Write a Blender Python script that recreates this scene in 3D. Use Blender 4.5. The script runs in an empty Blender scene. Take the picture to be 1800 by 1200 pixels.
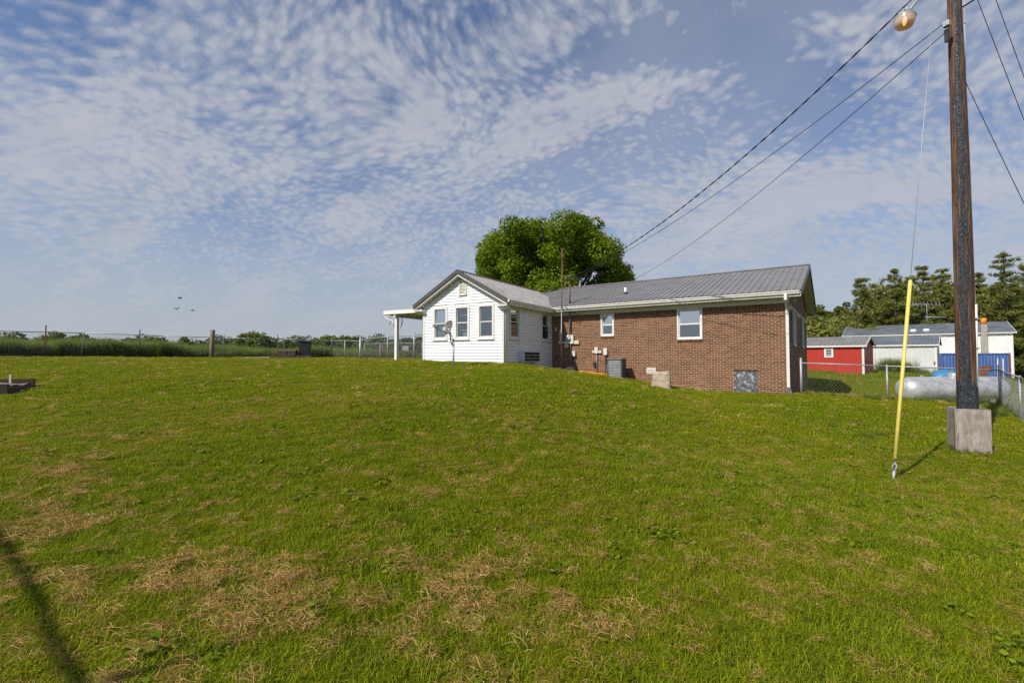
import bpy, math, random
import numpy as np
from mathutils import Matrix, Vector
R = random.Random(7)
NR = np.random.RandomState(11)
S = bpy.context.scene
COL = S.collection
rad = math.radians

# ------------------------------------------------------------------ camera
F, PITCH, EYE = 820.0, math.atan(28 / 820), 1.6          # focal length in pixels of the 1800 px wide photo
cd = bpy.data.cameras.new('camera'); cam = bpy.data.objects.new('camera', cd); COL.objects.link(cam)
cd.sensor_width = 36; cd.lens = 36 * F / 1800; cd.clip_end = 2000; cd.clip_start = 0.05
cam.location = (0, 0, EYE); cam.rotation_euler = (math.pi / 2 + PITCH, 0, 0)
S.camera = cam
S.render.resolution_x, S.render.resolution_y = 1024, 682
S.cycles.use_denoising = False; S.cycles.max_bounces = 8; S.cycles.diffuse_bounces = 3; S.cycles.transparent_max_bounces = 12; S.cycles.sample_clamp_indirect = 4

# ------------------------------------------------------------------ light
SUN_AZ = math.atan2(-.75, -.66)                           # the sun stands behind the camera, to the left
SUN_EL = rad(42)
sd = Vector((math.sin(SUN_AZ) * math.cos(SUN_EL), math.cos(SUN_AZ) * math.cos(SUN_EL), math.sin(SUN_EL)))
sl = bpy.data.lights.new('sun', 'SUN'); sl.energy = 4.9; sl.angle = rad(0.55); sl.color = (1.0, .945, .86)
so = bpy.data.objects.new('sun', sl); COL.objects.link(so)
so.rotation_euler = sd.to_track_quat('Z', 'Y').to_euler()
S.view_settings.view_transform = 'Standard'; S.view_settings.look = 'None'
S.view_settings.exposure = 0.0; S.view_settings.gamma = 1; S.view_settings.use_curve_mapping = False

# ------------------------------------------------------------------ node helpers
class NT:
    def __init__(s, tree): s.t = tree; s.n = tree.nodes; s.l = tree.links
    def node(s, typ, **kw):
        n = s.n.new(typ)
        for k, v in kw.items(): setattr(n, k, v)
        return n
    def put(s, sock, v):
        if isinstance(v, bpy.types.NodeSocket): s.l.new(v, sock)
        else: sock.default_value = v
    def math(s, op, a, b=0.0, c=0.0, clamp=False):
        n = s.node('ShaderNodeMath', operation=op, use_clamp=clamp)
        s.put(n.inputs[0], a); s.put(n.inputs[1], b); s.put(n.inputs[2], c); return n.outputs[0]
    def vmath(s, op, a, b=(0, 0, 0)):
        n = s.node('ShaderNodeVectorMath', operation=op); s.put(n.inputs[0], a); s.put(n.inputs[1], b); return n.outputs[0]
    def noise(s, vec, scale, detail=3, rough=.55, dist=0.0, out=0):
        n = s.node('ShaderNodeTexNoise'); s.put(n.inputs['Vector'], vec); n.inputs['Scale'].default_value = scale
        n.inputs['Detail'].default_value = detail; n.inputs['Roughness'].default_value = rough
        n.inputs['Distortion'].default_value = dist; return n.outputs[out]
    def ramp(s, fac, stops, interp='LINEAR'):
        n = s.node('ShaderNodeValToRGB'); n.color_ramp.interpolation = interp
        e = n.color_ramp.elements
        while len(e) < len(stops): e.new(.5)
        for i, (p, c) in enumerate(stops):
            e[i].position = p
            e[i].color = (c, c, c, 1) if isinstance(c, (int, float)) else (*c, 1)
        s.put(n.inputs[0], fac); return n.outputs[0]
    def mix(s, fac, a, b, mode='MIX'):
        n = s.node('ShaderNodeMix', data_type='RGBA', blend_type=mode)
        s.put(n.inputs[0], fac); s.put(n.inputs[6], a if not isinstance(a, tuple) else (*a[:3], 1))
        s.put(n.inputs[7], b if not isinstance(b, tuple) else (*b[:3], 1)); return n.outputs[2]
    def maprange(s, v, a, b, c=0.0, d=1.0, smooth=False):
        n = s.node('ShaderNodeMapRange'); n.interpolation_type = 'SMOOTHSTEP' if smooth else 'LINEAR'
        s.put(n.inputs[0], v)
        for i, q in enumerate((a, b, c, d)): s.put(n.inputs[i + 1], q)
        return n.outputs[0]
    def mapping(s, vec, scale=(1, 1, 1), rot=(0, 0, 0), loc=(0, 0, 0)):
        n = s.node('ShaderNodeMapping'); s.put(n.inputs[0], vec); n.inputs['Scale'].default_value = scale
        n.inputs['Rotation'].default_value = rot; n.inputs['Location'].default_value = loc; return n.outputs[0]
    def bump(s, h, strength=.3, dist=.02):
        n = s.node('ShaderNodeBump'); s.put(n.inputs['Height'], h); n.inputs['Strength'].default_value = strength
        n.inputs['Distance'].default_value = dist; return n.outputs[0]

# ------------------------------------------------------------------ world: clear sky with altocumulus
W = bpy.data.worlds.new('World'); S.world = W; W.use_nodes = True; W.cycles.sampling_method = 'MANUAL'; W.cycles.sample_map_resolution = 512
w = NT(W.node_tree); w.n.clear()
sky = w.node('ShaderNodeTexSky', sky_type='NISHITA'); sky.sun_disc = False
sky.sun_elevation = SUN_EL; sky.sun_rotation = SUN_AZ; sky.altitude = 200
sky.air_density = 1.0; sky.dust_density = 1.2; sky.ozone_density = 1.6
tc = w.node('ShaderNodeTexCoord'); dirv = tc.outputs['Generated']
sep = w.node('ShaderNodeSeparateXYZ'); w.put(sep.inputs[0], dirv)
zc = w.math('MAXIMUM', sep.outputs[2], 0.0)
den = w.math('ADD', zc, 0.42)
comb = w.node('ShaderNodeCombineXYZ')
w.put(comb.inputs[0], w.math('DIVIDE', sep.outputs[0], den)); w.put(comb.inputs[1], w.math('DIVIDE', sep.outputs[1], den))
cp = comb.outputs[0]
st = w.mapping(cp, scale=(1.0, 1.15, 1), rot=(0, 0, rad(28)), loc=(3.1, 1.7, 0))
warp = w.noise(cp, 1.1, 2, .5, out=1)
cpw = w.vmath('ADD', st, w.vmath('MULTIPLY', w.vmath('SUBTRACT', warp, (.5, .5, .5)), (.55, .55, 0)))
fine = w.noise(cpw, 42.0, 6, .66, .1)
puff = w.node('ShaderNodeTexVoronoi', feature='SMOOTH_F1'); w.put(puff.inputs['Vector'], cpw)
puff.inputs['Scale'].default_value = 48.0; puff.inputs['Smoothness'].default_value = .9; puff.inputs['Randomness'].default_value = 1.0
puffs = w.maprange(puff.outputs['Distance'], .62, .12, 0, 1)
cover = w.noise(w.mapping(st, scale=(.6, 1.2, 1), loc=(4.3, 2.2, 0)), 2.5, 4, .6, .5)
mid = w.noise(cpw, 12.0, 4, .6, .3)
body = w.math('ADD', w.math('ADD', w.math('MULTIPLY', fine, .50), w.math('MULTIPLY', mid, .42)), w.math('MULTIPLY', puffs, .22))
elev_bias = w.ramp(sep.outputs[2], [(0.0, .56), (.12, .70), (.27, .86), (.40, .76), (.53, .62), (.75, .52)])
dens = w.math('ADD', w.math('ADD', body, w.math('MULTIPLY', cover, 1.45)), elev_bias)
mask = w.maprange(dens, 1.66, 2.26, 0.0, .87, True)
veil = w.maprange(w.noise(w.mapping(st, scale=(.9, 1.2, 1)), 1.3, 4, .55, .2), .35, .75, 0.06, .42, True)
mask = w.math('MAXIMUM', mask, veil)
shade = w.noise(cpw, 5.0, 3, .5)
ccol = w.mix(shade, (4.9, 5.2, 6.0), (6.5, 6.6, 7.1))
skyc = w.mix(1.0, sky.outputs[0], (0.72, .99, 1.30), 'MULTIPLY')
hz = w.ramp(sep.outputs[2], [(0.0, .95), (.07, .80), (.16, .52), (.30, .20), (.5, .04)])
skyc = w.mix(hz, skyc, (5.2, 5.55, 6.1))
c1 = w.mix(w.math('MULTIPLY', mask, w.ramp(sep.outputs[2], [(0.0, .15), (.05, .45), (.14, .85), (.3, 1.0)])), skyc, ccol)
bg = w.node('ShaderNodeBackground'); w.put(bg.inputs[0], c1); bg.inputs[1].default_value = 0.088
wo = w.node('ShaderNodeOutputWorld'); w.l.new(bg.outputs[0], wo.inputs[0])

# ------------------------------------------------------------------ pixel -> world point at a chosen distance
def at(px, py, Y):
    a, b = (px - 900) / F, (600 - py) / F
    c, s = math.cos(PITCH), math.sin(PITCH)
    k = Y / (c - b * s)
    return Vector((a * k, Y, EYE + (s + b * c) * k))
def ray_plane(M, px, py, off=0.0):
    """where the sight line meets the plane y=off of a local frame, in that frame"""
    Mi = M.inverted(); o = Mi @ Vector((0, 0, EYE)); d = (Mi.to_3x3() @ (at(px, py, 1.0) - Vector((0, 0, EYE))))
    t = (off - o.y) / d.y; return o + d * t
def frame(x, y, deg, z=0): return Matrix.Translation((x, y, z)) @ Matrix.Rotation(rad(deg), 4, 'Z')
HM = frame(9.58, 16.1, -35.5)                       # brick wall: x to the right, y into the house
AM = frame(-.33, 18.0, -31.1)                       # white gable wall, x=0 at its right corner
SM = frame(-.33, 18.0, 58.9)                        # side wall of the white addition, x=0 at the corner
EM = frame(9.58, 16.1, 54.5)                        # brick gable end (right-hand end of the house)

# ------------------------------------------------------------------ terrain
ctrl = []
def cp_(px, py, Y): v = at(px, py, Y); ctrl.append((v.x, v.y, v.z - .05))
for q in [(0, 0, 0), (0, 2.3, 0), (-3, 2.5, 0), (3, 2.5, 0), (-8, 0, .1), (8, 0, -.15), (0, -10, -.3), (-15, -8, -.2), (15, -8, -.6), (-14, 4, .4), (14, 4, -.5),
          (4, 30, 1.4), (10, 30, 1.2), (-30, 20, 1.65), (-40, 40, 1.5), (-10, 55, 1.2), (40, 20, -.9), (60, 55, -1.2), (22, 20, -.5), (0, 6, .42), (0, 10, .82), (0, 14, 1.17), (-6, 8, .62), (-8, 14, 1.16)]: ctrl.append(q)
for q in [(1700, 790, 8.7), (1570, 838, 6.8), (1388, 690, 16.1), (885, 636, 18), (745, 632, 20.1), (699, 632, 21.6), (797, 646, 16.5),
          (0, 625, 21.7), (372, 628, 26.5), (583, 628, 32.6), (632, 630, 30), (713, 630, 24), (30, 695, 10), (535, 628, 26),
          (1559, 701, 14.7), (1757, 710, 14.2), (1790, 738, 11.5), (1640, 711, 18.2), (1770, 716, 18.8), (1424, 653, 30), (1516, 656, 30), (1600, 655, 36),
          (1651, 657, 36), (1700, 671, 41), (1777, 671, 41), (1790, 672, 47), (1163, 679, 17.0), (1650, 900, 5.2), (1250, 760, 9)]: cp_(*q)
for px, py in [(1290, 685), (1163, 668), (1050, 655.5), (975, 648)]:
    q = HM @ ray_plane(HM, px, py, -.05); ctrl.append((q.x, q.y, q.z - .10))
ctrl = np.array(ctrl)
def _k(r): return r * r * np.log(r + 1e-9)
_n = len(ctrl); _d = np.hypot(ctrl[:, None, 0] - ctrl[None, :, 0], ctrl[:, None, 1] - ctrl[None, :, 1])
_A = np.zeros((_n + 3, _n + 3)); _A[:_n, :_n] = _k(_d) + np.eye(_n) * .6
_A[:_n, _n] = 1; _A[:_n, _n + 1:] = ctrl[:, :2]; _A[_n, :_n] = 1; _A[_n + 1:, :_n] = ctrl[:, :2].T
_w = np.linalg.solve(_A, np.concatenate([ctrl[:, 2], [0, 0, 0]]))
_tab = NR.rand(256, 256)
def vnoise(x, y):
    x = np.asarray(x, float); y = np.asarray(y, float)
    xi, yi = np.floor(x).astype(int), np.floor(y).astype(int); fx, fy = x - xi, y - yi
    fx = fx * fx * (3 - 2 * fx); fy = fy * fy * (3 - 2 * fy)
    g = lambda a, b: _tab[a & 255, b & 255]
    return (g(xi, yi) * (1 - fx) + g(xi + 1, yi) * fx) * (1 - fy) + (g(xi, yi + 1) * (1 - fx) + g(xi + 1, yi + 1) * fx) * fy
def fbm(x, y, o=4):
    s, a, t = 0, 1.0, 0
    for i in range(o): s = s + a * vnoise(x * 2 ** i + 17 * i, y * 2 ** i + 31 * i); t += a; a *= .5
    return s / t
def ground(x, y):
    x = np.atleast_1d(np.asarray(x, float)); y = np.atleast_1d(np.asarray(y, float)); sh = x.shape
    xf, yf = x.ravel(), y.ravel(); out = np.empty(len(xf))
    for i in range(0, len(xf), 20000):
        a, b = xf[i:i + 20000], yf[i:i + 20000]
        r = np.hypot(a[:, None] - ctrl[None, :, 0], b[:, None] - ctrl[None, :, 1])
        z = _k(r) @ _w[:_n] + _w[_n] + a * _w[_n + 1] + b * _w[_n + 2]
        far = np.clip((np.hypot(a - 4, b - 22) - 36) / 40, 0, 1); far = far * far * (3 - 2 * far)
        z = np.clip(z, -3, 2.2) * (1 - far) + far * (-.9 + .8 * np.clip(-a / 60, 0, 1))
        z += (fbm(a * .7, b * .7, 3) - .5) * .06 * (1 - far)
        out[i:i + 20000] = z
    return out.reshape(sh)
def gz(x, y): return float(ground(x, y)[0])

# ------------------------------------------------------------------ objects
def tag(o, label=None, cat=None, group=None, kind=None):
    if label: o['label'] = label
    if cat: o['category'] = cat
    if group: o['group'] = group
    if kind: o['kind'] = kind
    return o
def thing(name, loc, label, cat, group=None, deg=0):
    o = bpy.data.objects.new(name, None); COL.objects.link(o); o.empty_display_size = .2
    o.location = loc; o.rotation_euler = (0, 0, rad(deg))
    return tag(o, label, cat, group)
def root_matrix(p):
    return Matrix.Translation(p.location) @ p.rotation_euler.to_matrix().to_4x4()
def adopt(o, p):
    o.parent = p
    if p.type == 'EMPTY' and p.parent is None: o.matrix_parent_inverse = root_matrix(p).inverted()
def copy_tree(o, parent=None):
    c = o.copy(); COL.objects.link(c)
    if parent: c.parent = parent; c.matrix_parent_inverse = o.matrix_parent_inverse.copy()
    for ch in [x for x in bpy.data.objects if x.parent == o]: copy_tree(ch, c)
    return c
def link_mesh(name, V, Fc, mats, parent=None, smooth=False, mi=None, tint=None):
    me = bpy.data.meshes.new(name)
    V = np.asarray(V, dtype=np.float32)
    if isinstance(Fc, np.ndarray):
        n, k = Fc.shape
        me.vertices.add(len(V)); me.vertices.foreach_set('co', V.ravel())
        me.loops.add(n * k); me.loops.foreach_set('vertex_index', Fc.astype(np.int32).ravel())
        me.polygons.add(n); me.polygons.foreach_set('loop_start', np.arange(0, n * k, k, dtype=np.int32))
        me.update(calc_edges=True)
    else: me.from_pydata([tuple(v) for v in V], [], Fc)
    for m in (mats if isinstance(mats, (list, tuple)) else [mats]): me.materials.append(m)
    if mi is not None: me.polygons.foreach_set('material_index', np.asarray(mi, np.int32))
    if smooth: me.polygons.foreach_set('use_smooth', np.ones(len(me.polygons), bool))
    if tint is not None:
        a = me.attributes.new('tint', 'FLOAT', 'POINT'); a.data.foreach_set('value', np.asarray(tint, np.float32))
    o = bpy.data.objects.new(name, me); COL.objects.link(o)
    if parent: adopt(o, parent)
    return o
class MB:
    def __init__(s, M=None): s.v = []; s.f = []; s.t = []; s.M = M or Matrix.Identity(4); s.sm = []
    def add(s, vs, fs, tint=0.0, smooth=False):
        b = len(s.v); s.v += [tuple(s.M @ Vector(v)) for v in vs]; s.f += [[b + i for i in f] for f in fs]
        s.t += [tint] * len(vs); s.sm += [smooth] * len(fs); return s
    def box(s, x0, y0, z0, x1, y1, z1, tint=0.0):
        return s.add([(x0, y0, z0), (x1, y0, z0), (x1, y1, z0), (x0, y1, z0), (x0, y0, z1), (x1, y0, z1), (x1, y1, z1), (x0, y1, z1)],
                     [(3, 2, 1, 0), (4, 5, 6, 7), (0, 1, 5, 4), (1, 2, 6, 5), (2, 3, 7, 6), (3, 0, 4, 7)], tint)
    def prism(s, poly, y0, y1, tint=0.0):
        """poly of (x,z) extruded along y"""
        n = len(poly)
        return s.add([(x, y0, z) for x, z in poly] + [(x, y1, z) for x, z in poly],
                     [list(range(n)), list(range(2 * n - 1, n - 1, -1))] + [(i, n + i, n + (i + 1) % n, (i + 1) % n) for i in range(n)], tint)
    def slab(s, quad, n, tint=0.0):
        """quad of 3D points given thickness vector n"""
        q = [Vector(v) for v in quad]; n = Vector(n)
        return s.add(q + [v + n for v in q], [(3, 2, 1, 0), (4, 5, 6, 7), (0, 1, 5, 4), (1, 2, 6, 5), (2, 3, 7, 6), (3, 0, 4, 7)], tint)
    def tube(s, pts, r, seg=8, caps=True, tint=0.0):
        pts = [Vector(p) for p in pts]; rs = r if isinstance(r, (list, tuple)) else [r] * len(pts)
        vs, fs = [], []; prev = None
        for i, p in enumerate(pts):
            d = (pts[min(i + 1, len(pts) - 1)] - pts[max(i - 1, 0)]).normalized()
            if prev is None:
                a = d.cross(Vector((0, 0, 1)));
                if a.length < .05: a = d.cross(Vector((1, 0, 0)))
            else: a = prev - d * prev.dot(d)
            a.normalize(); prev = a; b = d.cross(a)
            for k in range(seg):
                t = 2 * math.pi * k / seg; vs.append(p + (a * math.cos(t) + b * math.sin(t)) * rs[i])
        for i in range(len(pts) - 1):
            for k in range(seg):
                k2 = (k + 1) % seg; fs.append((i * seg + k, i * seg + k2, (i + 1) * seg + k2, (i + 1) * seg + k))
        s.add(vs, fs, tint, True)
        if caps:
            b = len(s.v) - len(vs); s.f.append([b + k for k in range(seg)][::-1]); s.f.append([b + (len(pts) - 1) * seg + k for k in range(seg)]); s.sm += [False, False]
        return s
    def lathe(s, prof, c=(0, 0, 0), seg=24, axis='Z', tint=0.0):
        c = Vector(c); vs, fs = [], []
        for r, h in prof:
            for k in range(seg):
                t = 2 * math.pi * k / seg
                p = (r * math.cos(t), r * math.sin(t), h) if axis == 'Z' else ((h, r * math.cos(t), r * math.sin(t)) if axis == 'X' else (r * math.cos(t), h, -r * math.sin(t)))
                vs.append(c + Vector(p))
        for i in range(len(prof) - 1):
            for k in range(seg):
                k2 = (k + 1) % seg; fs.append((i * seg + k, i * seg + k2, (i + 1) * seg + k2, (i + 1) * seg + k))
        return s.add(vs, fs, tint, True)
    def build(s, name, mat, parent=None, bevel=0):
        o = link_mesh(name, s.v, s.f, mat, parent)
        o.data.polygons.foreach_set('use_smooth', np.array(s.sm, bool))
        if any(s.t):
            a = o.data.attributes.new('tint', 'FLOAT', 'POINT'); a.data.foreach_set('value', np.array(s.t, np.float32))
        if bevel:
            m = o.modifiers.new('bevel', 'BEVEL'); m.width = bevel; m.segments = 2; m.limit_method = 'ANGLE'
        return o

# ------------------------------------------------------------------ materials
def mat(name):
    m = bpy.data.materials.new(name); m.use_nodes = True; t = NT(m.node_tree)
    b = t.n['Principled BSDF']; t.b = b; t.m = m
    t.pos = t.node('ShaderNodeNewGeometry').outputs['Position']
    return t
def plain(name, col, rough=.5, metal=0.0, var=.12, scale=3.0, bump=0.0, bscale=60, dirt=None, spec=.5):
    t = mat(name)
    n = t.noise(t.pos, scale, 4, .6)
    c = t.mix(t.maprange(n, .3, .7), tuple(v * (1 - var) for v in col), tuple(min(1, v * (1 + var)) for v in col))
    if dirt: c = t.mix(t.maprange(t.noise(t.pos, scale * 3.3, 5, .65), .52, .72, 0, dirt[1]), c, dirt[0])
    t.put(t.b.inputs['Base Color'], c); t.b.inputs['Metallic'].default_value = metal
    t.put(t.b.inputs['Roughness'], t.maprange(t.noise(t.pos, scale * 2, 3), .3, .7, rough * .85, min(1, rough * 1.15)))
    t.b.inputs['Specular IOR Level'].default_value = spec
    if bump: t.put(t.b.inputs['Normal'], t.bump(t.noise(t.pos, bscale, 4), bump, .01))
    return t.m
def rnd(t):
    a = t.node('ShaderNodeAttribute', attribute_name='tint').outputs['Fac']
    return t.math('FRACT', t.math('ADD', a, t.node('ShaderNodeObjectInfo').outputs['Random']))
# bricks
t = mat('brick_red_brown'); r = rnd(t)
c = t.ramp(r, [(0, (.068, .025, .011)), (.25, (.104, .038, .015)), (.6, (.165, .060, .021)), (.85, (.21, .080, .028)), (1, (.134, .052, .021))])
c = t.mix(t.maprange(t.noise(t.pos, 45, 4, .7), .35, .75, 0, .5), c, (.10, .045, .03))
c = t.mix(t.maprange(t.noise(t.pos, 1.1, 3), .5, .8, 0, .15), c, (.34, .20, .13))
t.put(t.b.inputs['Base Color'], c); t.b.inputs['Roughness'].default_value = .85
t.put(t.b.inputs['Normal'], t.bump(t.noise(t.pos, 120, 3), .4, .004)); M_BRICK = t.m
M_MORTAR = plain('mortar', (.51, .37, .24), .95, var=.15, scale=9, bump=.5)
M_WHITE = plain('white_vinyl_siding', (.755, .76, .765), .45, var=.025, scale=.8, dirt=((.62, .60, .55), .22))
M_TRIM = plain('white_painted_trim', (.70, .69, .66), .45, var=.03, scale=2, dirt=((.50, .47, .40), .35))
M_CREAM = plain('cream_painted_soffit', (.66, .63, .51), .6, var=.05, scale=2, dirt=((.40, .36, .26), .3))
M_GUTTER = plain('white_gutter_enamel', (.78, .76, .70), .35, var=.05, scale=2.5, dirt=((.42, .38, .30), .4))
M_BROWN = plain('dark_grey_brown_metal_trim', (.085, .072, .070), .4, var=.15, scale=3)
# metal roofing
t = mat('weathered_grey_metal_roof'); r = rnd(t)
c = t.mix(t.maprange(t.noise(t.mapping(t.pos, scale=(1, 1, 1)), 1.6, 5, .65), .3, .75), (.165, .158, .157), (.265, .253, .25))
c = t.mix(t.math('MULTIPLY', r, .35), c, (.20, .18, .175))
c = t.mix(t.maprange(t.noise(t.pos, 7, 5, .7), .58, .78, 0, .45), c, (.34, .31, .30))
t.put(t.b.inputs['Base Color'], c); t.b.inputs['Metallic'].default_value = .05
t.put(t.b.inputs['Roughness'], t.maprange(t.noise(t.pos, 4, 4), .3, .7, .52, .72)); M_ROOF = t.m
t = mat('blue_grey_shed_roof')
c = t.mix(t.maprange(t.noise(t.pos, .9, 4, .65), .35, .7), (.13, .145, .165), (.24, .255, .28))
c = t.mix(t.maprange(t.noise(t.mapping(t.pos, scale=(2.2, .3, .3)), 1.0, 4, .7), .60, .68, 0, .5), c, (.20, .10, .06))
t.put(t.b.inputs['Base Color'], c); t.b.inputs['Metallic'].default_value = .3; t.b.inputs['Roughness'].default_value = .5; M_ROOF2 = t.m
# galvanised
M_GALV = plain('galvanised_steel', (.40, .41, .42), .60, .5, var=.18, scale=14)
M_WIRE = plain('galvanised_wire', (.36, .37, .38), .5, .6, var=.1)
M_WIREDARK = plain('black_cable_sheath', (.012, .012, .014), .6)
M_STEELG = plain('green_steel_post', (.05, .075, .05), .6)
M_RED = plain('red_steel_post', (.16, .035, .03), .6)
M_PLASTIC = plain('grey_white_electrical_box', (.60, .60, .57), .5, var=.06, scale=8)
M_BEIGEBOX = plain('beige_box', (.62, .55, .38), .5, var=.05, scale=8)
M_PIPEGREY = plain('grey_conduit', (.30, .31, .33), .5, .3, var=.1)
M_PVC = plain('white_plastic_pipe', (.74, .73, .70), .4, var=.08, scale=4)
M_BLACKP = plain('black_plastic', (.018, .019, .022), .5)
M_BIN = plain('dark_grey_bin_plastic', (.028, .031, .037), .5, var=.1)
M_ACG = plain('dark_grey_unit_casing', (.065, .077, .085), .45, var=.1)
M_ACL = plain('light_grey_unit_casing', (.56, .57, .60), .45, var=.05)
M_DARK = plain('dark_inside', (.012, .011, .010), .8)
M_DISH = plain('grey_dish_enamel', (.12, .117, .113), .45, var=.1, scale=6)
M_YEL = plain('yellow_guard_plastic', (.70, .57, .13), .5, var=.12, scale=5, dirt=((.45, .36, .12), .45))
M_ORANGE = plain('orange_cord', (.85, .30, .015), .5, var=.1)
M_ORPIPE = plain('orange_flue_pipe', (.80, .22, .02), .5, var=.1)
M_SHUT = plain('pale_green_grey_shutter', (.34, .40, .40), .5, var=.05)
M_CONC = plain('weathered_concrete', (.36, .34, .30), .9, var=.2, scale=4, bump=.5, bscale=30)
M_BLUEPL = plain('blue_tarpaulin', (.05, .20, .38), .5, var=.2, scale=3)
M_SCREEN = plain('insect_screen', (.10, .105, .12), .7, var=.25, scale=6)
M_CURT = plain('pale_curtain', (.40, .41, .42), .8, var=.15, scale=5)
M_INT = plain('dim_room_inside', (.06, .05, .045), .9, var=.3, scale=2)
M_INTOBJ = plain('white_sill_object', (.60, .62, .62), .6)
def glass(name, tr):
    t = mat(name); g = t.node('ShaderNodeBsdfGlossy'); g.inputs['Roughness'].default_value = .015; g.inputs['Color'].default_value = (.92, .95, 1, 1)
    tr_ = t.node('ShaderNodeBsdfTransparent'); tr_.inputs['Color'].default_value = (.72, .76, .76, 1)
    mx = t.node('ShaderNodeMixShader'); mx.inputs[0].default_value = tr
    t.put(g.inputs['Normal'], t.bump(t.noise(t.pos, 2.2, 2), .06, .02))
    t.l.new(tr_.outputs[0], mx.inputs[1]); t.l.new(g.outputs[0], mx.inputs[2])
    t.l.new(mx.outputs[0], t.n['Material Output'].inputs[0]); return t.m
M_GLASS = glass('window_glass', .20); M_GLASSR = glass('reflective_window_glass', .62)
t = mat('lit_bulb'); t.b.inputs['Emission Color'].default_value = (1, .58, .12, 1); t.b.inputs['Emission Strength'].default_value = 1.6; M_BULB = t.m
t = mat('warm_diffuser_bowl'); t.b.inputs['Base Color'].default_value = (.82, .66, .56, 1); t.b.inputs['Roughness'].default_value = .25
t.b.inputs['Transmission Weight'].default_value = .55; t.b.inputs['Emission Color'].default_value = (1, .42, .22, 1); t.b.inputs['Emission Strength'].default_value = .08; M_BOWL = t.m
M_HATCH = None
t = mat('mottled_black_white_hatch')
c = t.ramp(t.noise(t.pos, 9, 5, .6, .8), [(.42, (.055, .06, .068)), (.54, (.14, .145, .155)), (.64, (.42, .43, .45))])
t.put(t.b.inputs['Base Color'], c); t.b.inputs['Roughness'].default_value = .7; M_HATCH = t.m
def ribbed(name, col, rough, dirt, amt):
    return plain(name, col, rough, .0, var=.06, scale=1.2, dirt=(dirt, amt))
M_REDSH = ribbed('red_painted_siding', (.40, .026, .010), .55, (.33, .045, .03), .4)
M_WHSH = ribbed('off_white_metal_siding', (.58, .585, .56), .5, (.42, .42, .38), .35)
M_WHBLD = ribbed('white_metal_cladding', (.74, .74, .71), .5, (.52, .50, .44), .35)
t = mat('blue_container_paint_rusted')
c = t.mix(t.maprange(t.noise(t.pos, .8, 4), .3, .7), (.055, .11, .30), (.09, .16, .39))
rm = t.math('MAXIMUM', t.maprange(t.noise(t.pos, 1.7, 6, .7, .5), .66, .70, 0, .9), 0.0)
c = t.mix(rm, c, (.22, .06, .03)); t.put(t.b.inputs['Base Color'], c); t.b.inputs['Roughness'].default_value = .55; M_CONT = t.m
M_RUST = plain('brown_rust', (.23, .075, .035), .85, var=.35, scale=3)
# silver tank
t = mat('silver_tank_paint')
c = t.mix(t.maprange(t.noise(t.pos, 2.5, 5, .7), .35, .75), (.36, .36, .355), (.82, .82, .81))
c = t.mix(t.maprange(t.noise(t.pos, 9, 5, .75), .60, .75, 0, .5), c, (.33, .29, .25))
t.put(t.b.inputs['Base Color'], c); t.b.inputs['Metallic'].default_value = .35; t.b.inputs['Roughness'].default_value = .34; M_TANK = t.m
# utility pole: weathered brown wood with tarry blue-black creosote
t = mat('creosoted_pole_wood')
og = t.node('ShaderNodeTexCoord').outputs['Object']
so_ = t.node('ShaderNodeSeparateXYZ'); t.put(so_.inputs[0], og)
ang = t.math('ARCTAN2', so_.outputs[1], so_.outputs[0])
cb = t.node('ShaderNodeCombineXYZ'); t.put(cb.inputs[0], t.math('MULTIPLY', ang, 2.2)); t.put(cb.inputs[1], t.math('MULTIPLY', so_.outputs[2], .28)); t.put(cb.inputs[2], so_.outputs[2])
streak = t.noise(t.mapping(cb.outputs[0], scale=(1, 1, .45)), 1.6, 6, .68, .3)
grain = t.noise(t.mapping(cb.outputs[0], scale=(9, 2, .8)), 1.8, 5, .7)
patch = t.maprange(t.noise(t.mapping(cb.outputs[0], scale=(1.6, 1, .5)), 2.6, 5, .7), .38, .60, .28, 1.0, True)
wood = t.ramp(grain, [(.30, (.022, .012, .010)), (.46, (.12, .055, .032)), (.58, (.30, .155, .078)), (.72, (.60, .40, .22))])
front = t.math('COSINE', t.math('SUBTRACT', ang, rad(-128)))        # the side the tar has run down
tarm = t.maprange(t.math('ADD', t.math('MULTIPLY', streak, 2.7), t.math('MULTIPLY', front, 1.1)), 2.12, 2.42, 0, 1, True)
low = t.maprange(so_.outputs[2], 1.22, 1.34, 1, 0, True)
tarm = t.math('MAXIMUM', tarm, low)
crk = t.node('ShaderNodeTexVoronoi', feature='DISTANCE_TO_EDGE'); t.put(crk.inputs['Vector'], t.mapping(og, scale=(1, 1, .6))); crk.inputs['Scale'].default_value = 42
tarc = t.mix(t.maprange(t.noise(og, 14, 4, .7), .4, .75), (.010, .012, .016), (.045, .055, .068))
wood = t.mix(1.0, wood, patch, 'MULTIPLY')
t.put(t.b.inputs['Base Color'], t.mix(tarm, wood, tarc))
t.put(t.b.inputs['Roughness'], t.mix(tarm, (.8, .8, .8), (.40, .40, .40)))
t.put(t.b.inputs['Specular IOR Level'], t.math('ADD', .25, t.math('MULTIPLY', tarm, .45)))
hgt = t.math('ADD', t.math('MULTIPLY', grain, .6), t.math('MULTIPLY', t.maprange(crk.outputs['Distance'], 0, .12), t.math('MULTIPLY', tarm, .9)))
t.put(t.b.inputs['Normal'], t.bump(hgt, .7, .010)); M_POLE = t.m
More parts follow.
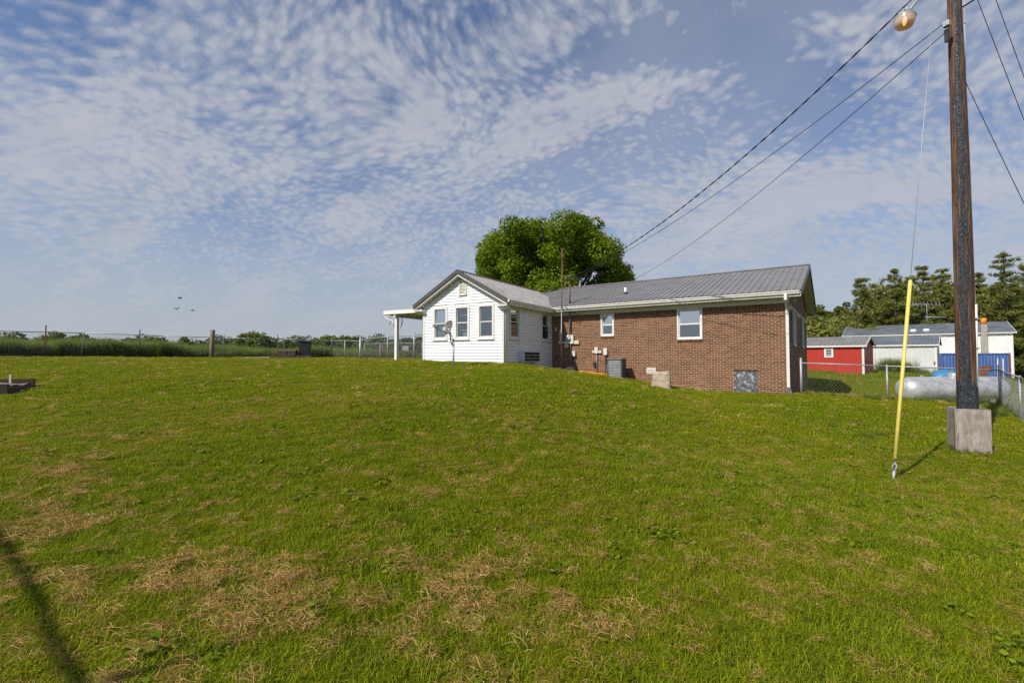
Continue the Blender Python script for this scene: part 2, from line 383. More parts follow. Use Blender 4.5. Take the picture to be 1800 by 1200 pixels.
def woodmat(name, dark, light, scale=(1, 1, 9), rough=.8):
    t = mat(name); og = t.node('ShaderNodeTexCoord').outputs['Object']
    g = t.noise(t.mapping(og, scale=scale), 3, 6, .65, .8)
    c = t.mix(t.maprange(g, .3, .7), dark, light); c = t.mix(t.maprange(t.noise(og, 5, 4, .6), .55, .75, 0, .5), c, tuple(v * .45 for v in dark))
    t.put(t.b.inputs['Base Color'], c); t.b.inputs['Roughness'].default_value = rough
    t.put(t.b.inputs['Normal'], t.bump(g, .5, .006)); return t.m
M_PLY = woodmat('weathered_plywood', (.18, .15, .125), (.40, .35, .30), scale=(5, 5, 1.2))
M_POST = woodmat('round_post_wood', (.13, .095, .06), (.30, .24, .17), scale=(8, 8, .6))
M_TIMB = woodmat('dark_timber', (.03, .022, .018), (.085, .06, .045))
M_PALETIMB = woodmat('pale_timber', (.30, .20, .12), (.48, .36, .23))
M_STONE = plain('pitted_sandstone', (.40, .33, .24), .95, var=.3, scale=5, bump=1.0, bscale=14, dirt=((.16, .13, .10), .6))
M_RUSTPOLE = plain('rusty_mast_steel', (.22, .115, .075), .7, .3, var=.45, scale=2.5)
M_BARK = plain('tree_bark', (.10, .075, .055), .9, var=.3, scale=6, bump=.8, bscale=20)
M_FAIR = plain('crow_feathers', (.010, .010, .012), .7)
# foliage
def leafmat(name, dark, mid, light, trans=.35, big=.35, dry=None):
    t = mat(name)
    a = t.node('ShaderNodeAttribute', attribute_name='tint').outputs['Fac']
    a = t.math('ADD', t.math('MULTIPLY', a, .85), t.math('MULTIPLY', t.node('ShaderNodeObjectInfo').outputs['Random'], .15))
    c = t.ramp(a, [(0, dark), (.5, mid), (1, light)])
    if dry: c = t.mix(t.maprange(t.noise(t.pos, big, 4, .6), .42, .66, 0, dry[1]), c, dry[0])
    t.put(t.b.inputs['Base Color'], c); t.b.inputs['Roughness'].default_value = .6; t.b.inputs['Specular IOR Level'].default_value = .14
    tr = t.node('ShaderNodeBsdfTranslucent'); t.put(tr.inputs[0], c); mx = t.node('ShaderNodeMixShader'); mx.inputs[0].default_value = trans
    t.l.new(t.b.outputs[0], mx.inputs[1]); t.l.new(tr.outputs[0], mx.inputs[2]); t.l.new(mx.outputs[0], t.n['Material Output'].inputs[0]); return t.m
M_GRASS = leafmat('lawn_grass', (.048, .080, .002), (.200, .266, .004), (.48, .52, .025), .42, .30, ((.40, .36, .02), .34))
M_STRAW = leafmat('dry_clippings', (.22, .105, .026), (.50, .28, .085), (.86, .60, .28), .25)
M_CLOVER = leafmat('broad_weeds', (.05, .09, .004), (.13, .19, .007), (.26, .33, .02), .35)
M_WEED = leafmat('tall_weeds', (.10, .15, .035), (.23, .29, .06), (.42, .46, .13), .5, .5, ((.10, .13, .035), .5))
M_MAPLE = leafmat('maple_leaves', (.05, .09, .005), (.14, .21, .008), (.30, .38, .022), .42)
M_PINE = leafmat('pine_needles', (.06, .085, .02), (.19, .21, .045), (.38, .36, .09), .32)
M_DECID = leafmat('broadleaf_foliage', (.055, .08, .010), (.12, .155, .02), (.21, .25, .036), .36)
M_HEDGE = leafmat('far_foliage', (.045, .065, .018), (.085, .11, .03), (.15, .17, .05), .3)
t = mat('soil_and_thatch')
n1 = t.noise(t.pos, .30, 4, .6); n2 = t.noise(t.pos, 9, 6, .75); n3 = t.noise(t.pos, 55, 4, .7)
c = t.mix(t.maprange(n2, .35, .68), (.035, .050, .004), (.105, .125, .010))
c = t.mix(t.maprange(n3, .45, .7, 0, .7), c, (.15, .13, .04)); c = t.mix(t.maprange(n1, .45, .7, 0, .3), c, (.16, .12, .04))
t.put(t.b.inputs['Base Color'], c); t.b.inputs['Roughness'].default_value = .95; t.b.inputs['Specular IOR Level'].default_value = .1
t.put(t.b.inputs['Normal'], t.bump(t.math('ADD', n2, n3), .8, .03)); M_SOIL = t.m
M_DIRT = plain('bare_dirt_and_gravel', (.24, .175, .125), .95, var=.35, scale=8, bump=.9, bscale=35, dirt=((.40, .34, .27), .6))

# ------------------------------------------------------------------ ground sheet
u = np.linspace(-6, 6, 380); gx = 2.2 * np.sinh(u); gy = 2.2 * np.sinh(u) + 6
X, Y = np.meshgrid(gx, gy); Z = ground(X, Y)
Vv = np.stack([X.ravel(), Y.ravel(), Z.ravel()], 1)
i = np.arange(379 * 380).reshape(379, 380)[:, :379].ravel()
g = link_mesh('lawn_ground', Vv, np.stack([i, i + 1, i + 381, i + 380], 1), M_SOIL, smooth=True)
tag(g, 'gently rising green lawn ground under the grass', kind='structure')
# bare dirt strip at the foot of the walls
def strip(name, M, x0, x1, wfun, matl, lab, y_in=.0):
    n = 60; V = []; Fc = []; m = 6
    for a in range(n + 1):
        x = x0 + (x1 - x0) * a / n; wd = wfun(a / n)
        for b in range(m + 1):
            p = M @ Vector((x, y_in - wd * b / m, 0)); V.append((p.x, p.y, gz(p.x, p.y) + .012 - .006 * b / m))
    for a in range(n):
        for b in range(m): q = a * (m + 1) + b; Fc.append((q, q + m + 1, q + m + 2, q + 1))
    o = link_mesh(name, V, Fc, matl, smooth=True); return tag(o, lab, kind='structure')
strip('dirt_strip', HM, -9.45, -2.5, lambda a: .45 + .35 * (1 - a) + .12 * math.sin(a * 21) + .06 * math.sin(a * 57), M_DIRT, 'bare dirt strip along the foot of the brick wall')
strip('dirt_strip', SM, .0, 4.2, lambda a: .10 + .55 * a + .08 * math.sin(a * 17), M_DIRT, 'bare dirt strip along the foot of the white side wall')

# ------------------------------------------------------------------ the house
house = thing('house', (9.58, 16.1, gz(9.58, 16.1)), 'low red-brown brick house with white sided gable addition and grey metal roof', 'house', deg=-35.5)
zt = ray_plane(HM, 1388, 531.7).z                   # top of brickwork under the frieze
BL, BH, JT = .2005, .0552, .0122; CH = BH + JT; LX = -9.5
def wr(M, px0, py0, px1, py1, off=0.0):
    a = ray_plane(M, px0, py0, off); b = ray_plane(M, px1, py1, off); return a.x, b.z, b.x, a.z      # x0, z0(bottom), x1, z1(top)
W1 = wr(HM, 1056, 550, 1079.8, 590.5); W2 = wr(HM, 1190, 541, 1235, 596)
# make tops of both windows meet the frieze line
HA = wr(HM, 1289.6, 650, 1333, 692); VE = wr(HM, 1136.5, 647.5, 1152.8, 655.5)
W1 = (W1[0], W1[1], W1[2], zt - .02); W2 = (W2[0], W2[1], W2[2], zt - .01)
holes = [(W1[0], W1[1] - .075, W1[2], W1[3] + .1), (W2[0], W2[1] - .075, W2[2], W2[3] + .1), HA, VE]
def cut(x0, x1, z0, z1, hs):
    seg = [(x0, x1)]
    for h in hs:
        if z1 > h[1] + .004 and z0 < h[3] - .004:
            new = []
            for a, b in seg:
                if b <= h[0] or a >= h[2]: new.append((a, b)); continue
                if a < h[0] - .01: new.append((a, h[0]))
                if b > h[2] + .01: new.append((h[2], b))
            seg = new
    return [s for s in seg if s[1] - s[0] > .02]
# wall sheet split round its openings
def holed(M, xa, xb, z0, z1, hs, y0, y1, top=None):
    mb = MB(M); xs = sorted({xa, xb} | {h[0] for h in hs} | {h[2] for h in hs})
    for a, b in zip(xs[:-1], xs[1:]):
        z = z0
        for q0, q1 in sorted([(h[1], h[3]) for h in hs if h[0] <= a + 1e-6 and h[2] >= b - 1e-6]):
            if q0 > z: mb.box(a, y0, z, b, y1, q0)
            z = max(z, q1)
        if z < z1: mb.box(a, y0, z, b, y1, z1)
    if top: mb.prism(top, y0, y1)
    return mb
# backing wall
mb = MB(HM)
mb.box(-16, 0, -1.0, LX, .2, zt + .02)
xs = sorted({LX, 0.0} | {h[0] for h in holes} | {h[2] for h in holes})
for a, b in zip(xs[:-1], xs[1:]):
    cutz = sorted([(h[1], h[3]) for h in holes if h[0] <= a + 1e-6 and h[2] >= b - 1e-6]); z = -1.0
    for z0, z1 in cutz:
        if z0 > z: mb.box(a, 0, z, b, .2, z0)
        z = max(z, z1)
    if z < zt + .02: mb.box(a, 0, z, b, .2, zt + .02)
mb.build('mortar_wall', M_MORTAR, house)
EW = [(1.35, zt - 1.45, 2.25, zt - .10), (5.7, zt - 1.45, 6.6, zt - .10)]
holed(EM, .001, 9, -1, zt, EW, .001, .19, [(.001, zt), (9, zt), (9, zt + .1), (4.5, zt + 1.75), (.001, zt + .1)]).build('gable_end_wall', M_MORTAR, house)
mb = MB(HM); mb.box(-16, 8.8, -1, 0, 9, zt); mb.box(-16, 0.2, -1, -15.8, 8.8, zt); mb.build('back_wall', M_MORTAR, house)
PR = .003
rows = []; z = zt - .010 - BL; k = 0
while z > -.2:
    z0 = z - CH; rows.append((k, z0 + JT, z0 + CH)); z = z0; k += 1
bricks = []
for k, z0, z1 in rows:
    x = -(BL + JT) * (.5 if k % 2 else 0.0)
    if k % 2: bricks.append((-BL * .5, 0.0, z0, z1, BL * .5))
    while x > LX:
        a, b = max(x - BL, LX), x; x -= BL + JT
        if b - a < .03: continue
        gp = HM @ Vector(((a + b) / 2, 0, 0))
        for s0, s1 in cut(a, b, z0, z1, holes): bricks.append((s0, s1, z0, z1, s1 - s0))
zg = {}
def wall_ground(M, x):
    q = (id(M), round(x * 2)); 
    if q not in zg: p = M @ Vector((x, -.05, 0)); zg[q] = gz(p.x, p.y)
    return zg[q]
bricks = [b for b in bricks if b[3] > wall_ground(HM, (b[0] + b[1]) / 2) - .05]
full = sorted([b for b in bricks if abs(b[4] - BL) < 1e-4 and b[0] < -.01], key=lambda b: -b[1])
single = set(full[:300])
bm_ = MB(); bm_.box(0, -PR, 0, BL, .02, BH)
proto = bm_.build('brick', M_BRICK, house, bevel=0)
for n_, b in enumerate(sorted(single, key=lambda b: (-b[2], b[0]))):
    o = proto if n_ == 0 else proto.copy()
    if n_: COL.objects.link(o)
    o.parent = house; o.matrix_parent_inverse = root_matrix(house).inverted()
    o.matrix_basis = HM @ Matrix.Translation((b[0], R.uniform(-.0015, .0015), b[2] + R.uniform(-.001, .001)))
mb = MB(HM)
for b in bricks:
    if b in single: continue
    j = R.uniform(-.0015, .0015); mb.box(b[0], -PR + j, b[2], b[1], .02, b[3], R.random())
x = 0.0                                              # soldier course under the frieze
while x > LX:
    for s0, s1 in cut(x - BH, x, zt - BL, zt, holes):
        if s1 - s0 > .03: mb.box(s0, -PR, zt - BL, s1, .02, zt - .004, R.random())
    x -= CH
tag(mb.build('brick_courses', M_BRICK, house), kind='stuff')
mb = MB(EM)
EW = [(1.35, zt - 1.45, 2.25, zt - .10), (5.7, zt - 1.45, 6.6, zt - .10)]
for k, z0, z1 in [(-j, zt + CH * j - .01, zt + CH * j + BH - .01) for j in range(0, 24)] + rows:
    x = .10 if k % 2 else 0.0
    if k % 2 and z1 < zt + .05: mb.box(0.0, -PR, z0, .095, .02, z1, R.random())
    while x < 9:
        a, b = x + .0, min(x + BL, 9); x += BL + JT
        lim = zt + .05 + (1.62) * (1 - abs((a + b) / 2 - 4.5) / 4.5)
        if z1 > lim: continue
        for s0, s1 in cut(a, b, z0, z1, EW):
            mb.box(s0, -PR, z0, s1, .02, z1, R.random())
tag(mb.build('brick_courses', M_BRICK, house), kind='stuff')

# windows -------------------------------------------------------------
def window(M, rect, parent, casing=.055, sashw=.04, depth=.05, proud=.02, upper='refl', lower='screen', room=True, label=None, extras=None, sill=True):
    x0, z0, x1, z1 = rect; c = casing; y0, y1 = -proud, .06
    mb = MB(M)
    mb.box(x0, y0, z0, x0 + c, y1, z1); mb.box(x1 - c, y0, z0, x1, y1, z1)
    mb.box(x0 + c, y0, z1 - c, x1 - c, y1, z1); mb.box(x0 + c, y0, z0, x1 - c, y1, z0 + c)
    if sill: mb.box(x0 - .02, y0 - .03, z0 - .025, x1 + .02, y0 + .03, z0 + .004)
    wnd = mb.build('window', M_TRIM, parent)
    if label: wnd['label'] = label
    a0, a1, b0, b1 = x0 + c, x1 - c, z0 + c, z1 - c; zm = (b0 + b1) / 2; s = sashw
    mb = MB(M)
    for lo, hi, yy in ((zm - .01, b1, .03), (b0, zm + .02, .008)):
        mb.box(a0, yy, lo, a0 + s, yy + .022, hi); mb.box(a1 - s, yy, lo, a1, yy + .022, hi)
        mb.box(a0 + s, yy, hi - s, a1 - s, yy + .022, hi); mb.box(a0 + s, yy, lo, a1 - s, yy + .022, lo + s)
    mb.build('sash', M_TRIM, wnd)
    MB(M).box(a0 + s, .038, zm + .03, a1 - s, .043, b1 - s).build('pane', M_GLASSR if upper == 'refl' else M_GLASS, wnd)
    MB(M).box(a0 + s, .016, b0 + s, a1 - s, .021, zm - .02).build('pane', M_GLASS, wnd)
    if lower == 'screen':
        t_ = MB(M); t_.box(a0 + s, .030, b0 + s, a1 - s, .032, zm - .02); t_.build('insect_screen', M_SCREEN, wnd)
    if room:                                          # shallow dim space behind the glass
        D = .5; mb = MB(M)
        mb.box(a0 - .06, D, b0 - .1, a1 + .06, D + .01, b1 + .1); mb.box(a0 - .07, .10, b0 - .1, a0 - .06, D, b1 + .1); mb.box(a1 + .06, .10, b0 - .1, a1 + .07, D, b1 + .1)
        mb.box(a0 - .06, .10, b0 - .11, a1 + .06, D, b0 - .10); mb.box(a0 - .06, .10, b1 + .10, a1 + .06, D, b1 + .11)
        mb.build('room_recess', M_INT, wnd)
    if extras: extras(M, wnd, a0, a1, b0, b1, zm)
    return wnd
def blinds(M, wnd, a0, a1, b0, b1, zm):
    mb = MB(M)
    for q in range(16): z = zm + .02 + (b1 - zm - .03) * q / 16; mb.slab([(a0, .075, z), (a1, .075, z), (a1, .085, z + .028), (a0, .085, z + .028)], (0, .003, 0))
    mb.build('blind', M_CURT, wnd)
def curtain(M, wnd, a0, a1, b0, b1, zm):
    mb = MB(M); n = 14
    for q in range(n):
        xa, xb = a0 + (a1 - a0) * q / n, a0 + (a1 - a0) * (q + 1) / n; ya = .10 + (.02 if q % 2 else 0); yb = .10 + (0 if q % 2 else .02)
        mb.slab([(xa, ya, b0), (xb, yb, b0), (xb, yb, b1), (xa, ya, b1)], (0, .004, 0))
    mb.build('curtain', M_CURT, wnd)
def shelf_things(M, wnd, a0, a1, b0, b1, zm):
    wd = a1 - a0; mb = MB(M)
    mb.box(a0 + .06, .14, zm + .30, a1, .20, zm + .34); mb.box(a0 + .06, .14, b0 + .28, a1 - .02, .20, b0 + .33)
    mb.box(a0 + wd * .42, .12, b0, a1 - wd * .1, .2, b0 + .22); mb.build('shelf_board', M_INTOBJ, wnd)
def lamp_things(M, wnd, a0, a1, b0, b1, zm):
    wd = a1 - a0; mb = MB(M)
    for q in (.68, .86): mb.lathe([(.001, -.035), (.030, -.02), (.035, 0), (.028, .025), (.001, .04)], (a0 + wd * q, .28, b1 - .15), 10)
    mb.build('lit_lamp_bulb', M_BULB, wnd)
    MB(M).box(a0 + wd * .3, .3, zm + .16, a1 - .05, .32, zm + .19).build('shelf_board', plain('yellow_green_shelf', (.25, .30, .05), .6), wnd)
for rc, ex in ((W1, blinds), (W2, blinds)):
    wd = window(HM, rc, house, casing=.06, proud=.03, extras=ex, sill=False)
    for q in range(int((rc[2] - rc[0]) / .068)):
        x = rc[0] + .006 + q * .068; b = MB(HM); b.slab([(x, -.045, rc[1] - .07), (x + .057, -.045, rc[1] - .07), (x + .057, .03, rc[1] - .07), (x, .03, rc[1] - .07)], (0, 0, .062), 0.001 + R.random()); b.build('sill_brick', M_BRICK, wd)
for rc in EW:
    wd = window(EM, rc, house, casing=.06, proud=.03, upper='x', lower='screen')
    for xx in ((rc[0] - .36, rc[0] - .02), (rc[2] + .02, rc[2] + .36)):
        sh = MB(EM)
        sh.box(xx[0], -.045, rc[1], xx[0] + .04, -.012, rc[3]); sh.box(xx[1] - .04, -.045, rc[1], xx[1], -.012, rc[3])
        for q in range(22): z = rc[1] + .02 + q * (rc[3] - rc[1] - .04) / 22; sh.slab([(xx[0] + .04, -.04, z), (xx[1] - .04, -.04, z), (xx[1] - .04, -.02, z + .05), (xx[0] + .04, -.02, z + .05)], (0, .005, 0))
        sh.build('shutter', M_SHUT, house)
# hatch and vent
hb = MB(HM); hb.box(HA[0] + .01, .04, HA[1] - .2, HA[2] - .01, .07, HA[3] - .01); hb.build('crawl_space_hatch', M_HATCH, house)
hb = MB(HM); hb.box(VE[0], -.012, VE[1], VE[2], .0, VE[1] + .02); hb.box(VE[0], -.012, VE[3] - .02, VE[2], 0, VE[3]); hb.box(VE[0], -.012, VE[1], VE[0] + .02, 0, VE[3]); hb.box(VE[2] - .02, -.012, VE[1], VE[2], 0, VE[3])
vn = hb.build('foundation_vent', M_PVC, house)
for q in range(4): MB(HM).box(VE[0] + .02, -.008, VE[1] + .03 + q * .036, VE[2] - .02, .01, VE[1] + .052 + q * .036).build('slat', M_PVC, vn)

# main roof, frieze, soffit, gutter -----------------------------------
EAVE_Y, RIDGE_Y = -.48, 4.5
ze = ray_plane(HM, 1410, 508, EAVE_Y).z; zr = 5.50
RX1 = .42; RX0 = -16.3
zf1 = ze - .20                                       # soffit level
fr = MB(HM); fr.box(-9.6, -.028, zt, .02, .02, zf1 - .005); fr.build('frieze_board', M_TRIM, house)
fr = MB(HM); fr.box(-16, EAVE_Y + .02, zf1, RX1 - .03, -.0, zf1 + .02); fr.box(-16, 9, zf1, RX1 - .03, 9.46, zf1 + .02); fr.build('soffit', M_CREAM, house)
fr = MB(HM); fr.box(-9.9, EAVE_Y, zf1 - .02, RX1 - .03, EAVE_Y + .02, ze - .02); fr.build('fascia', M_GUTTER, house)
# k-style gutter with ogee front
def gutter(M, x0, x1, yf, zt_, parent, name='gutter'):
    pr = [(0, 0), (-.10, 0.0), (-.115, -.012), (-.108, -.04), (-.085, -.062), (-.075, -.105), (0, -.105)]
    v = [(x, yf + y, zt_ + z) for x in (x0, x1) for y, z in pr]; n = len(pr)
    mb = MB(M); mb.add(v, [(i, i + 1, n + i + 1, n + i) for i in range(1, n - 1)] + [list(range(n)), list(range(2 * n - 1, n - 1, -1))])
    mb.add([(x0, yf, zt_ - .03), (x1, yf, zt_ - .03), (x1, yf - .1, zt_ - .03), (x0, yf - .1, zt_ - .03)], [(0, 1, 2, 3)])
    o = mb.build(name, M_GUTTER, parent); return o
gutter(HM, -9.35, RX1 - .06, EAVE_Y, ze - .03, house)
def down(M, x, y, ztop, zbot, parent, wall_y=-.03, kick=True, wx=.075):
    mb = MB(M)
    mb.tube([(x, y, ztop), (x, y, ztop - .12), (x, wall_y - .05, ztop - .42), (x, wall_y - .05, zbot)], .045, 4, True)
    dp = mb.build('downspout', M_GUTTER, parent)
    return dp
dx_ = ray_plane(HM, 1384.5, 600, -.1).x
ds = MB(HM); xd = dx_
ds.box(xd - .045, EAVE_Y - .09, ze - .34, xd + .045, EAVE_Y - .02, ze - .12)
ds.slab([(xd - .045, EAVE_Y - .09, ze - .36), (xd + .045, EAVE_Y - .09, ze - .36), (xd + .045, -.11, ze - .60), (xd - .045, -.11, ze - .60)], (0, .07, 0))
gw = wall_ground(HM, 0.0)
ds.box(xd - .045, -.11, gw + .20, xd + .045, -.035, ze - .58); ds.build('downspout', M_TRIM, house)
el = MB(HM); el.slab([(xd - .06, -.15, gw + .24), (xd + .06, -.15, gw + .24), (xd + .14, -.22, gw - .02), (xd + .02, -.22, gw - .02)], (0, .11, 0)); el.build('downspout_elbow', M_BLACKP, house)
# ribbed metal panels
def ribs_profile(x0, x1):
    """list of (x, height) across a panel: major rib each 0.229 m with two small ribs between"""
    pr = []; x = x0; wdt = .2286
    while x < x1 - .01:
        pr += [(x, 0), (x + .012, .027), (x + .036, .027), (x + .048, 0)]
        for q in (.105, .165): pr += [(x + q, 0), (x + q + .008, .004), (x + q + .016, .004), (x + q + .024, 0)]
        x += wdt
    pr.append((x1, 0)); return [p for p in pr if p[0] <= x1 + 1e-6]
def roof_panels(M, x0, x1, e, r, parent, matl=M_ROOF, wid=.9144, name='roof_panel', rev=False):
    """panels between eave point e=(y,z) and ridge point r=(y,z), laid along x"""
    n = int(math.ceil((x1 - x0) / wid)); ln = math.hypot(r[0] - e[0], r[1] - e[1])
    ny, nz = -(r[1] - e[1]) / ln, (r[0] - e[0]) / ln
    if nz < 0: ny, nz = -ny, -nz
    for q in range(n):
        a = x1 - (q + 1) * wid; b = x1 - q * wid - .002; a = max(a, x0)
        pr = ribs_profile(a, b); V = []; m = len(pr); lift = (q % 2) * .0012
        for (y, z) in (e, r):
            for x, h in pr: V.append((x, y + ny * (h + lift), z + nz * (h + lift)))
        for (y, z) in (e, r):
            for x, h in pr: V.append((x, y + ny * (h - .012), z + nz * (h - .012)))
        Fc = [(i, i + 1, m + i + 1, m + i) for i in range(m - 1)] + [(2 * m + i + 1, 2 * m + i, 3 * m + i, 3 * m + i + 1) for i in range(m - 1)] + [(2 * m + i, 2 * m + i + 1, i + 1, i) for i in range(m - 1)]
        Fc += [(0, m, 3 * m, 2 * m), (m - 1, 3 * m - 1, 4 * m - 1, 2 * m - 1)]
        mb = MB(M); mb.add(V, Fc); mb.build(name, matl, parent)
roof_panels(HM, RX0, RX1, (EAVE_Y - .06, ze), (RIDGE_Y, zr), house)
roof_panels(HM, RX0, RX1, (9.54, ze), (RIDGE_Y, zr), house)
mb = MB(HM); mb.slab([(RX0, RIDGE_Y - .17, zr - .025), (RX1, RIDGE_Y - .17, zr - .025), (RX1, RIDGE_Y, zr + .035), (RX0, RIDGE_Y, zr + .035)], (0, 0, .012))
mb.slab([(RX0, RIDGE_Y, zr + .035), (RX1, RIDGE_Y, zr + .035), (RX1, RIDGE_Y + .17, zr - .025), (RX0, RIDGE_Y + .17, zr - .025)], (0, 0, .012)); mb.build('ridge_cap', M_ROOF, house)
# right-hand rake: soffit under the overhang, dark trim
mb = MB(HM)
for sgn in (0, 1):
    ya, yb = (EAVE_Y, RIDGE_Y) if sgn == 0 else (9.48, RIDGE_Y)
    mb.slab([(0.02, ya, ze - .20), (RX1 - .02, ya, ze - .20), (RX1 - .02, yb, zr - .20), (0.02, yb, zr - .20)], (0, 0, .02))
mb.build('rake_soffit', M_CREAM, house)
for sgn in (0, 1):
    ya, yb = (EAVE_Y - .06, RIDGE_Y) if sgn == 0 else (9.54, RIDGE_Y)
    MB(HM).slab([(RX1 - .005, ya, ze - .17), (RX1 + .02, ya, ze - .17), (RX1 + .02, yb, zr - .17), (RX1 - .005, yb, zr - .17)], (0, 0, .20)).build('rake_trim', M_BROWN, house)
    MB(HM).slab([(RX0 - .02, ya, ze - .17), (RX0 + .005, ya, ze - .17), (RX0 + .005, yb, zr - .17), (RX0 - .02, yb, zr - .17)], (0, 0, .20)).build('rake_trim', M_BROWN, house)
# flood light pair at the corner
fl = MB(EM); fl.box(.14, -.05, zt + .02, .26, -.0, zt + .12); flo = fl.build('flood_light', M_GALV, house)
for sx in (-.02, .28): MB(EM).lathe([(.02, -.05), (.03, -.09), (.055, -.16), (.06, -.20), (.001, -.195)], (sx + .07, -.0, zt + .06), 12, axis='Y').build('lamp_head', M_GALV, flo)

# electrical and other fittings on the brick wall ---------------------
def hw(px, py, off=0.0): return ray_plane(HM, px, py, off)
m = hw(997, 589); m2 = hw(1010, 604); cxm = (m.x + m2.x) / 2
eb = MB(HM); eb.box(m.x, -.13, m2.z, m2.x, -.01, m.z); mt = eb.build('electric_meter', M_PLASTIC, house, bevel=.008)
MB(HM).lathe([(.09, -.13), (.09, -.16), (.08, -.20), (.06, -.22), (.001, -.225)], (cxm - .01, 0, (m.z + m2.z) / 2 + .02), 20, axis='Y').build('meter_dial', M_GALV, mt)
topm = hw(1004.5, 489, -.07)
MB(HM).tube([(cxm, -.07, m.z), (cxm, -.07, ze + .02)], .035, 10).build('service_mast', M_PIPEGREY, house)
sm = MB(HM).tube([(cxm, -.07, ze + .15), (cxm, -.07, topm.z)], .032, 10).build('service_mast', M_RUSTPOLE, house)
MB(HM).lathe([(.09, 0), (.05, .05), (.045, .12)], (cxm, -.07, ze + .13), 12).build('mast_flashing', M_BLACKP, sm)
wh = MB(HM); wh.tube([(cxm, -.07, topm.z - .04), (cxm, -.07, topm.z + .04), (cxm + .03, -.12, topm.z + .10), (cxm + .02, -.22, topm.z + .05)], .055, 10); wh.build('weather_head', M_PIPEGREY, sm)
MB(HM).tube([(cxm + .02, -.22, topm.z + .05), (cxm - .1, -.35, topm.z - .12), (cxm - .28, -.32, topm.z - .22), (cxm - .2, -.2, topm.z - .05), (cxm + .05, -.1, topm.z - .1)], .016, 6).build('drip_loop', M_WIREDARK, sm)
MB(HM).tube([(cxm + .0, -.35, ze + .1), (cxm + .06, -.62, ze - .02), (cxm + .15, -.66, ze - .12), (cxm + .35, -.64, ze - .20), (cxm + .42, -.1, zt - .05)], .012, 6).build('loose_cable', M_WIREDARK, house)
MB(HM).tube([(cxm + .02, -.06, m2.z), (cxm + .02, -.06, gw + .75)], .018, 8).build('conduit', M_PIPEGREY, house)
def wbox(px0, py0, px1, py1, d, mt_, name, lo=0):
    a, b = hw(px0, py0), hw(px1, py1); e = MB(HM); e.box(a.x, -d, b.z, b.x, -.01, a.z); return e.build(name, mt_, house, bevel=.006), a, b
wbox(984.5, 579, 988.5, 600, .06, M_PLASTIC, 'cable_box'); wbox(983.5, 599.5, 989.5, 604, .09, M_PLASTIC, 'junction_box'); wbox(989.7, 600.5, 996.8, 603.5, .05, M_PLASTIC, 'conduit_elbow')
wbox(976, 576, 979.5, 581.5, .03, M_PLASTIC, 'wall_plate')
wbox(1010.6, 598.5, 1019, 604.5, .09, M_BEIGEBOX, 'beige_box'); wbox(1006.5, 617, 1012.5, 626, .10, M_PLASTIC, 'phone_box'); wbox(1009, 624, 1014, 630, .05, M_BLACKP, 'cable_clamp')
a = hw(996, 607); MB(HM).lathe([(.11, -.02), (.11, -.09), (.04, -.10), (.001, -.10)], (a.x + .02, 0, a.z - .02), 16, axis='Y').build('hose_reel', M_BEIGEBOX, house)
_, a, b = wbox(1046.5, 610, 1052.3, 621, .10, M_PLASTIC, 'outlet_box'); MB(HM).tube([((a.x + b.x) / 2, -.05, b.z), ((a.x + b.x) / 2 + .02, -.05, wall_ground(HM, a.x) + .02)], .018, 8).build('conduit', M_PIPEGREY, house)
wbox(1042, 616, 1046.4, 620, .07, M_BEIGEBOX, 'outlet_cover'); wbox(1052.5, 616, 1058, 620.5, .07, M_BEIGEBOX, 'outlet_cover'); wbox(1044, 636, 1048.5, 643, .12, M_BLACKP, 'hose_tap')
_, a, b = wbox(1062.3, 612, 1068.8, 623.5, .12, M_PLASTIC, 'disconnect_box'); MB(HM).tube([((a.x + b.x) / 2, -.07, b.z), ((a.x + b.x) / 2 - .02, -.07, b.z - .75), ((a.x + b.x) / 2, -.25, b.z - .95)], .02, 8).build('conduit', M_BLACKP, house)
# roof vent pipe
vp = Vector(hw(1099.5, 509, 1.2)); vz = ze + (1.2 - EAVE_Y) / (RIDGE_Y - EAVE_Y) * (zr - ze)
vo = MB(HM).tube([(vp.x, 1.2, vz - .05), (vp.x, 1.2, vz + .30)], .055, 12).build('vent_pipe', M_PVC, house)
MB(HM).lathe([(.14, -.03), (.08, .06), (.065, .10)], (vp.x, 1.2, vz), 14).build('pipe_boot', M_BLACKP, vo)

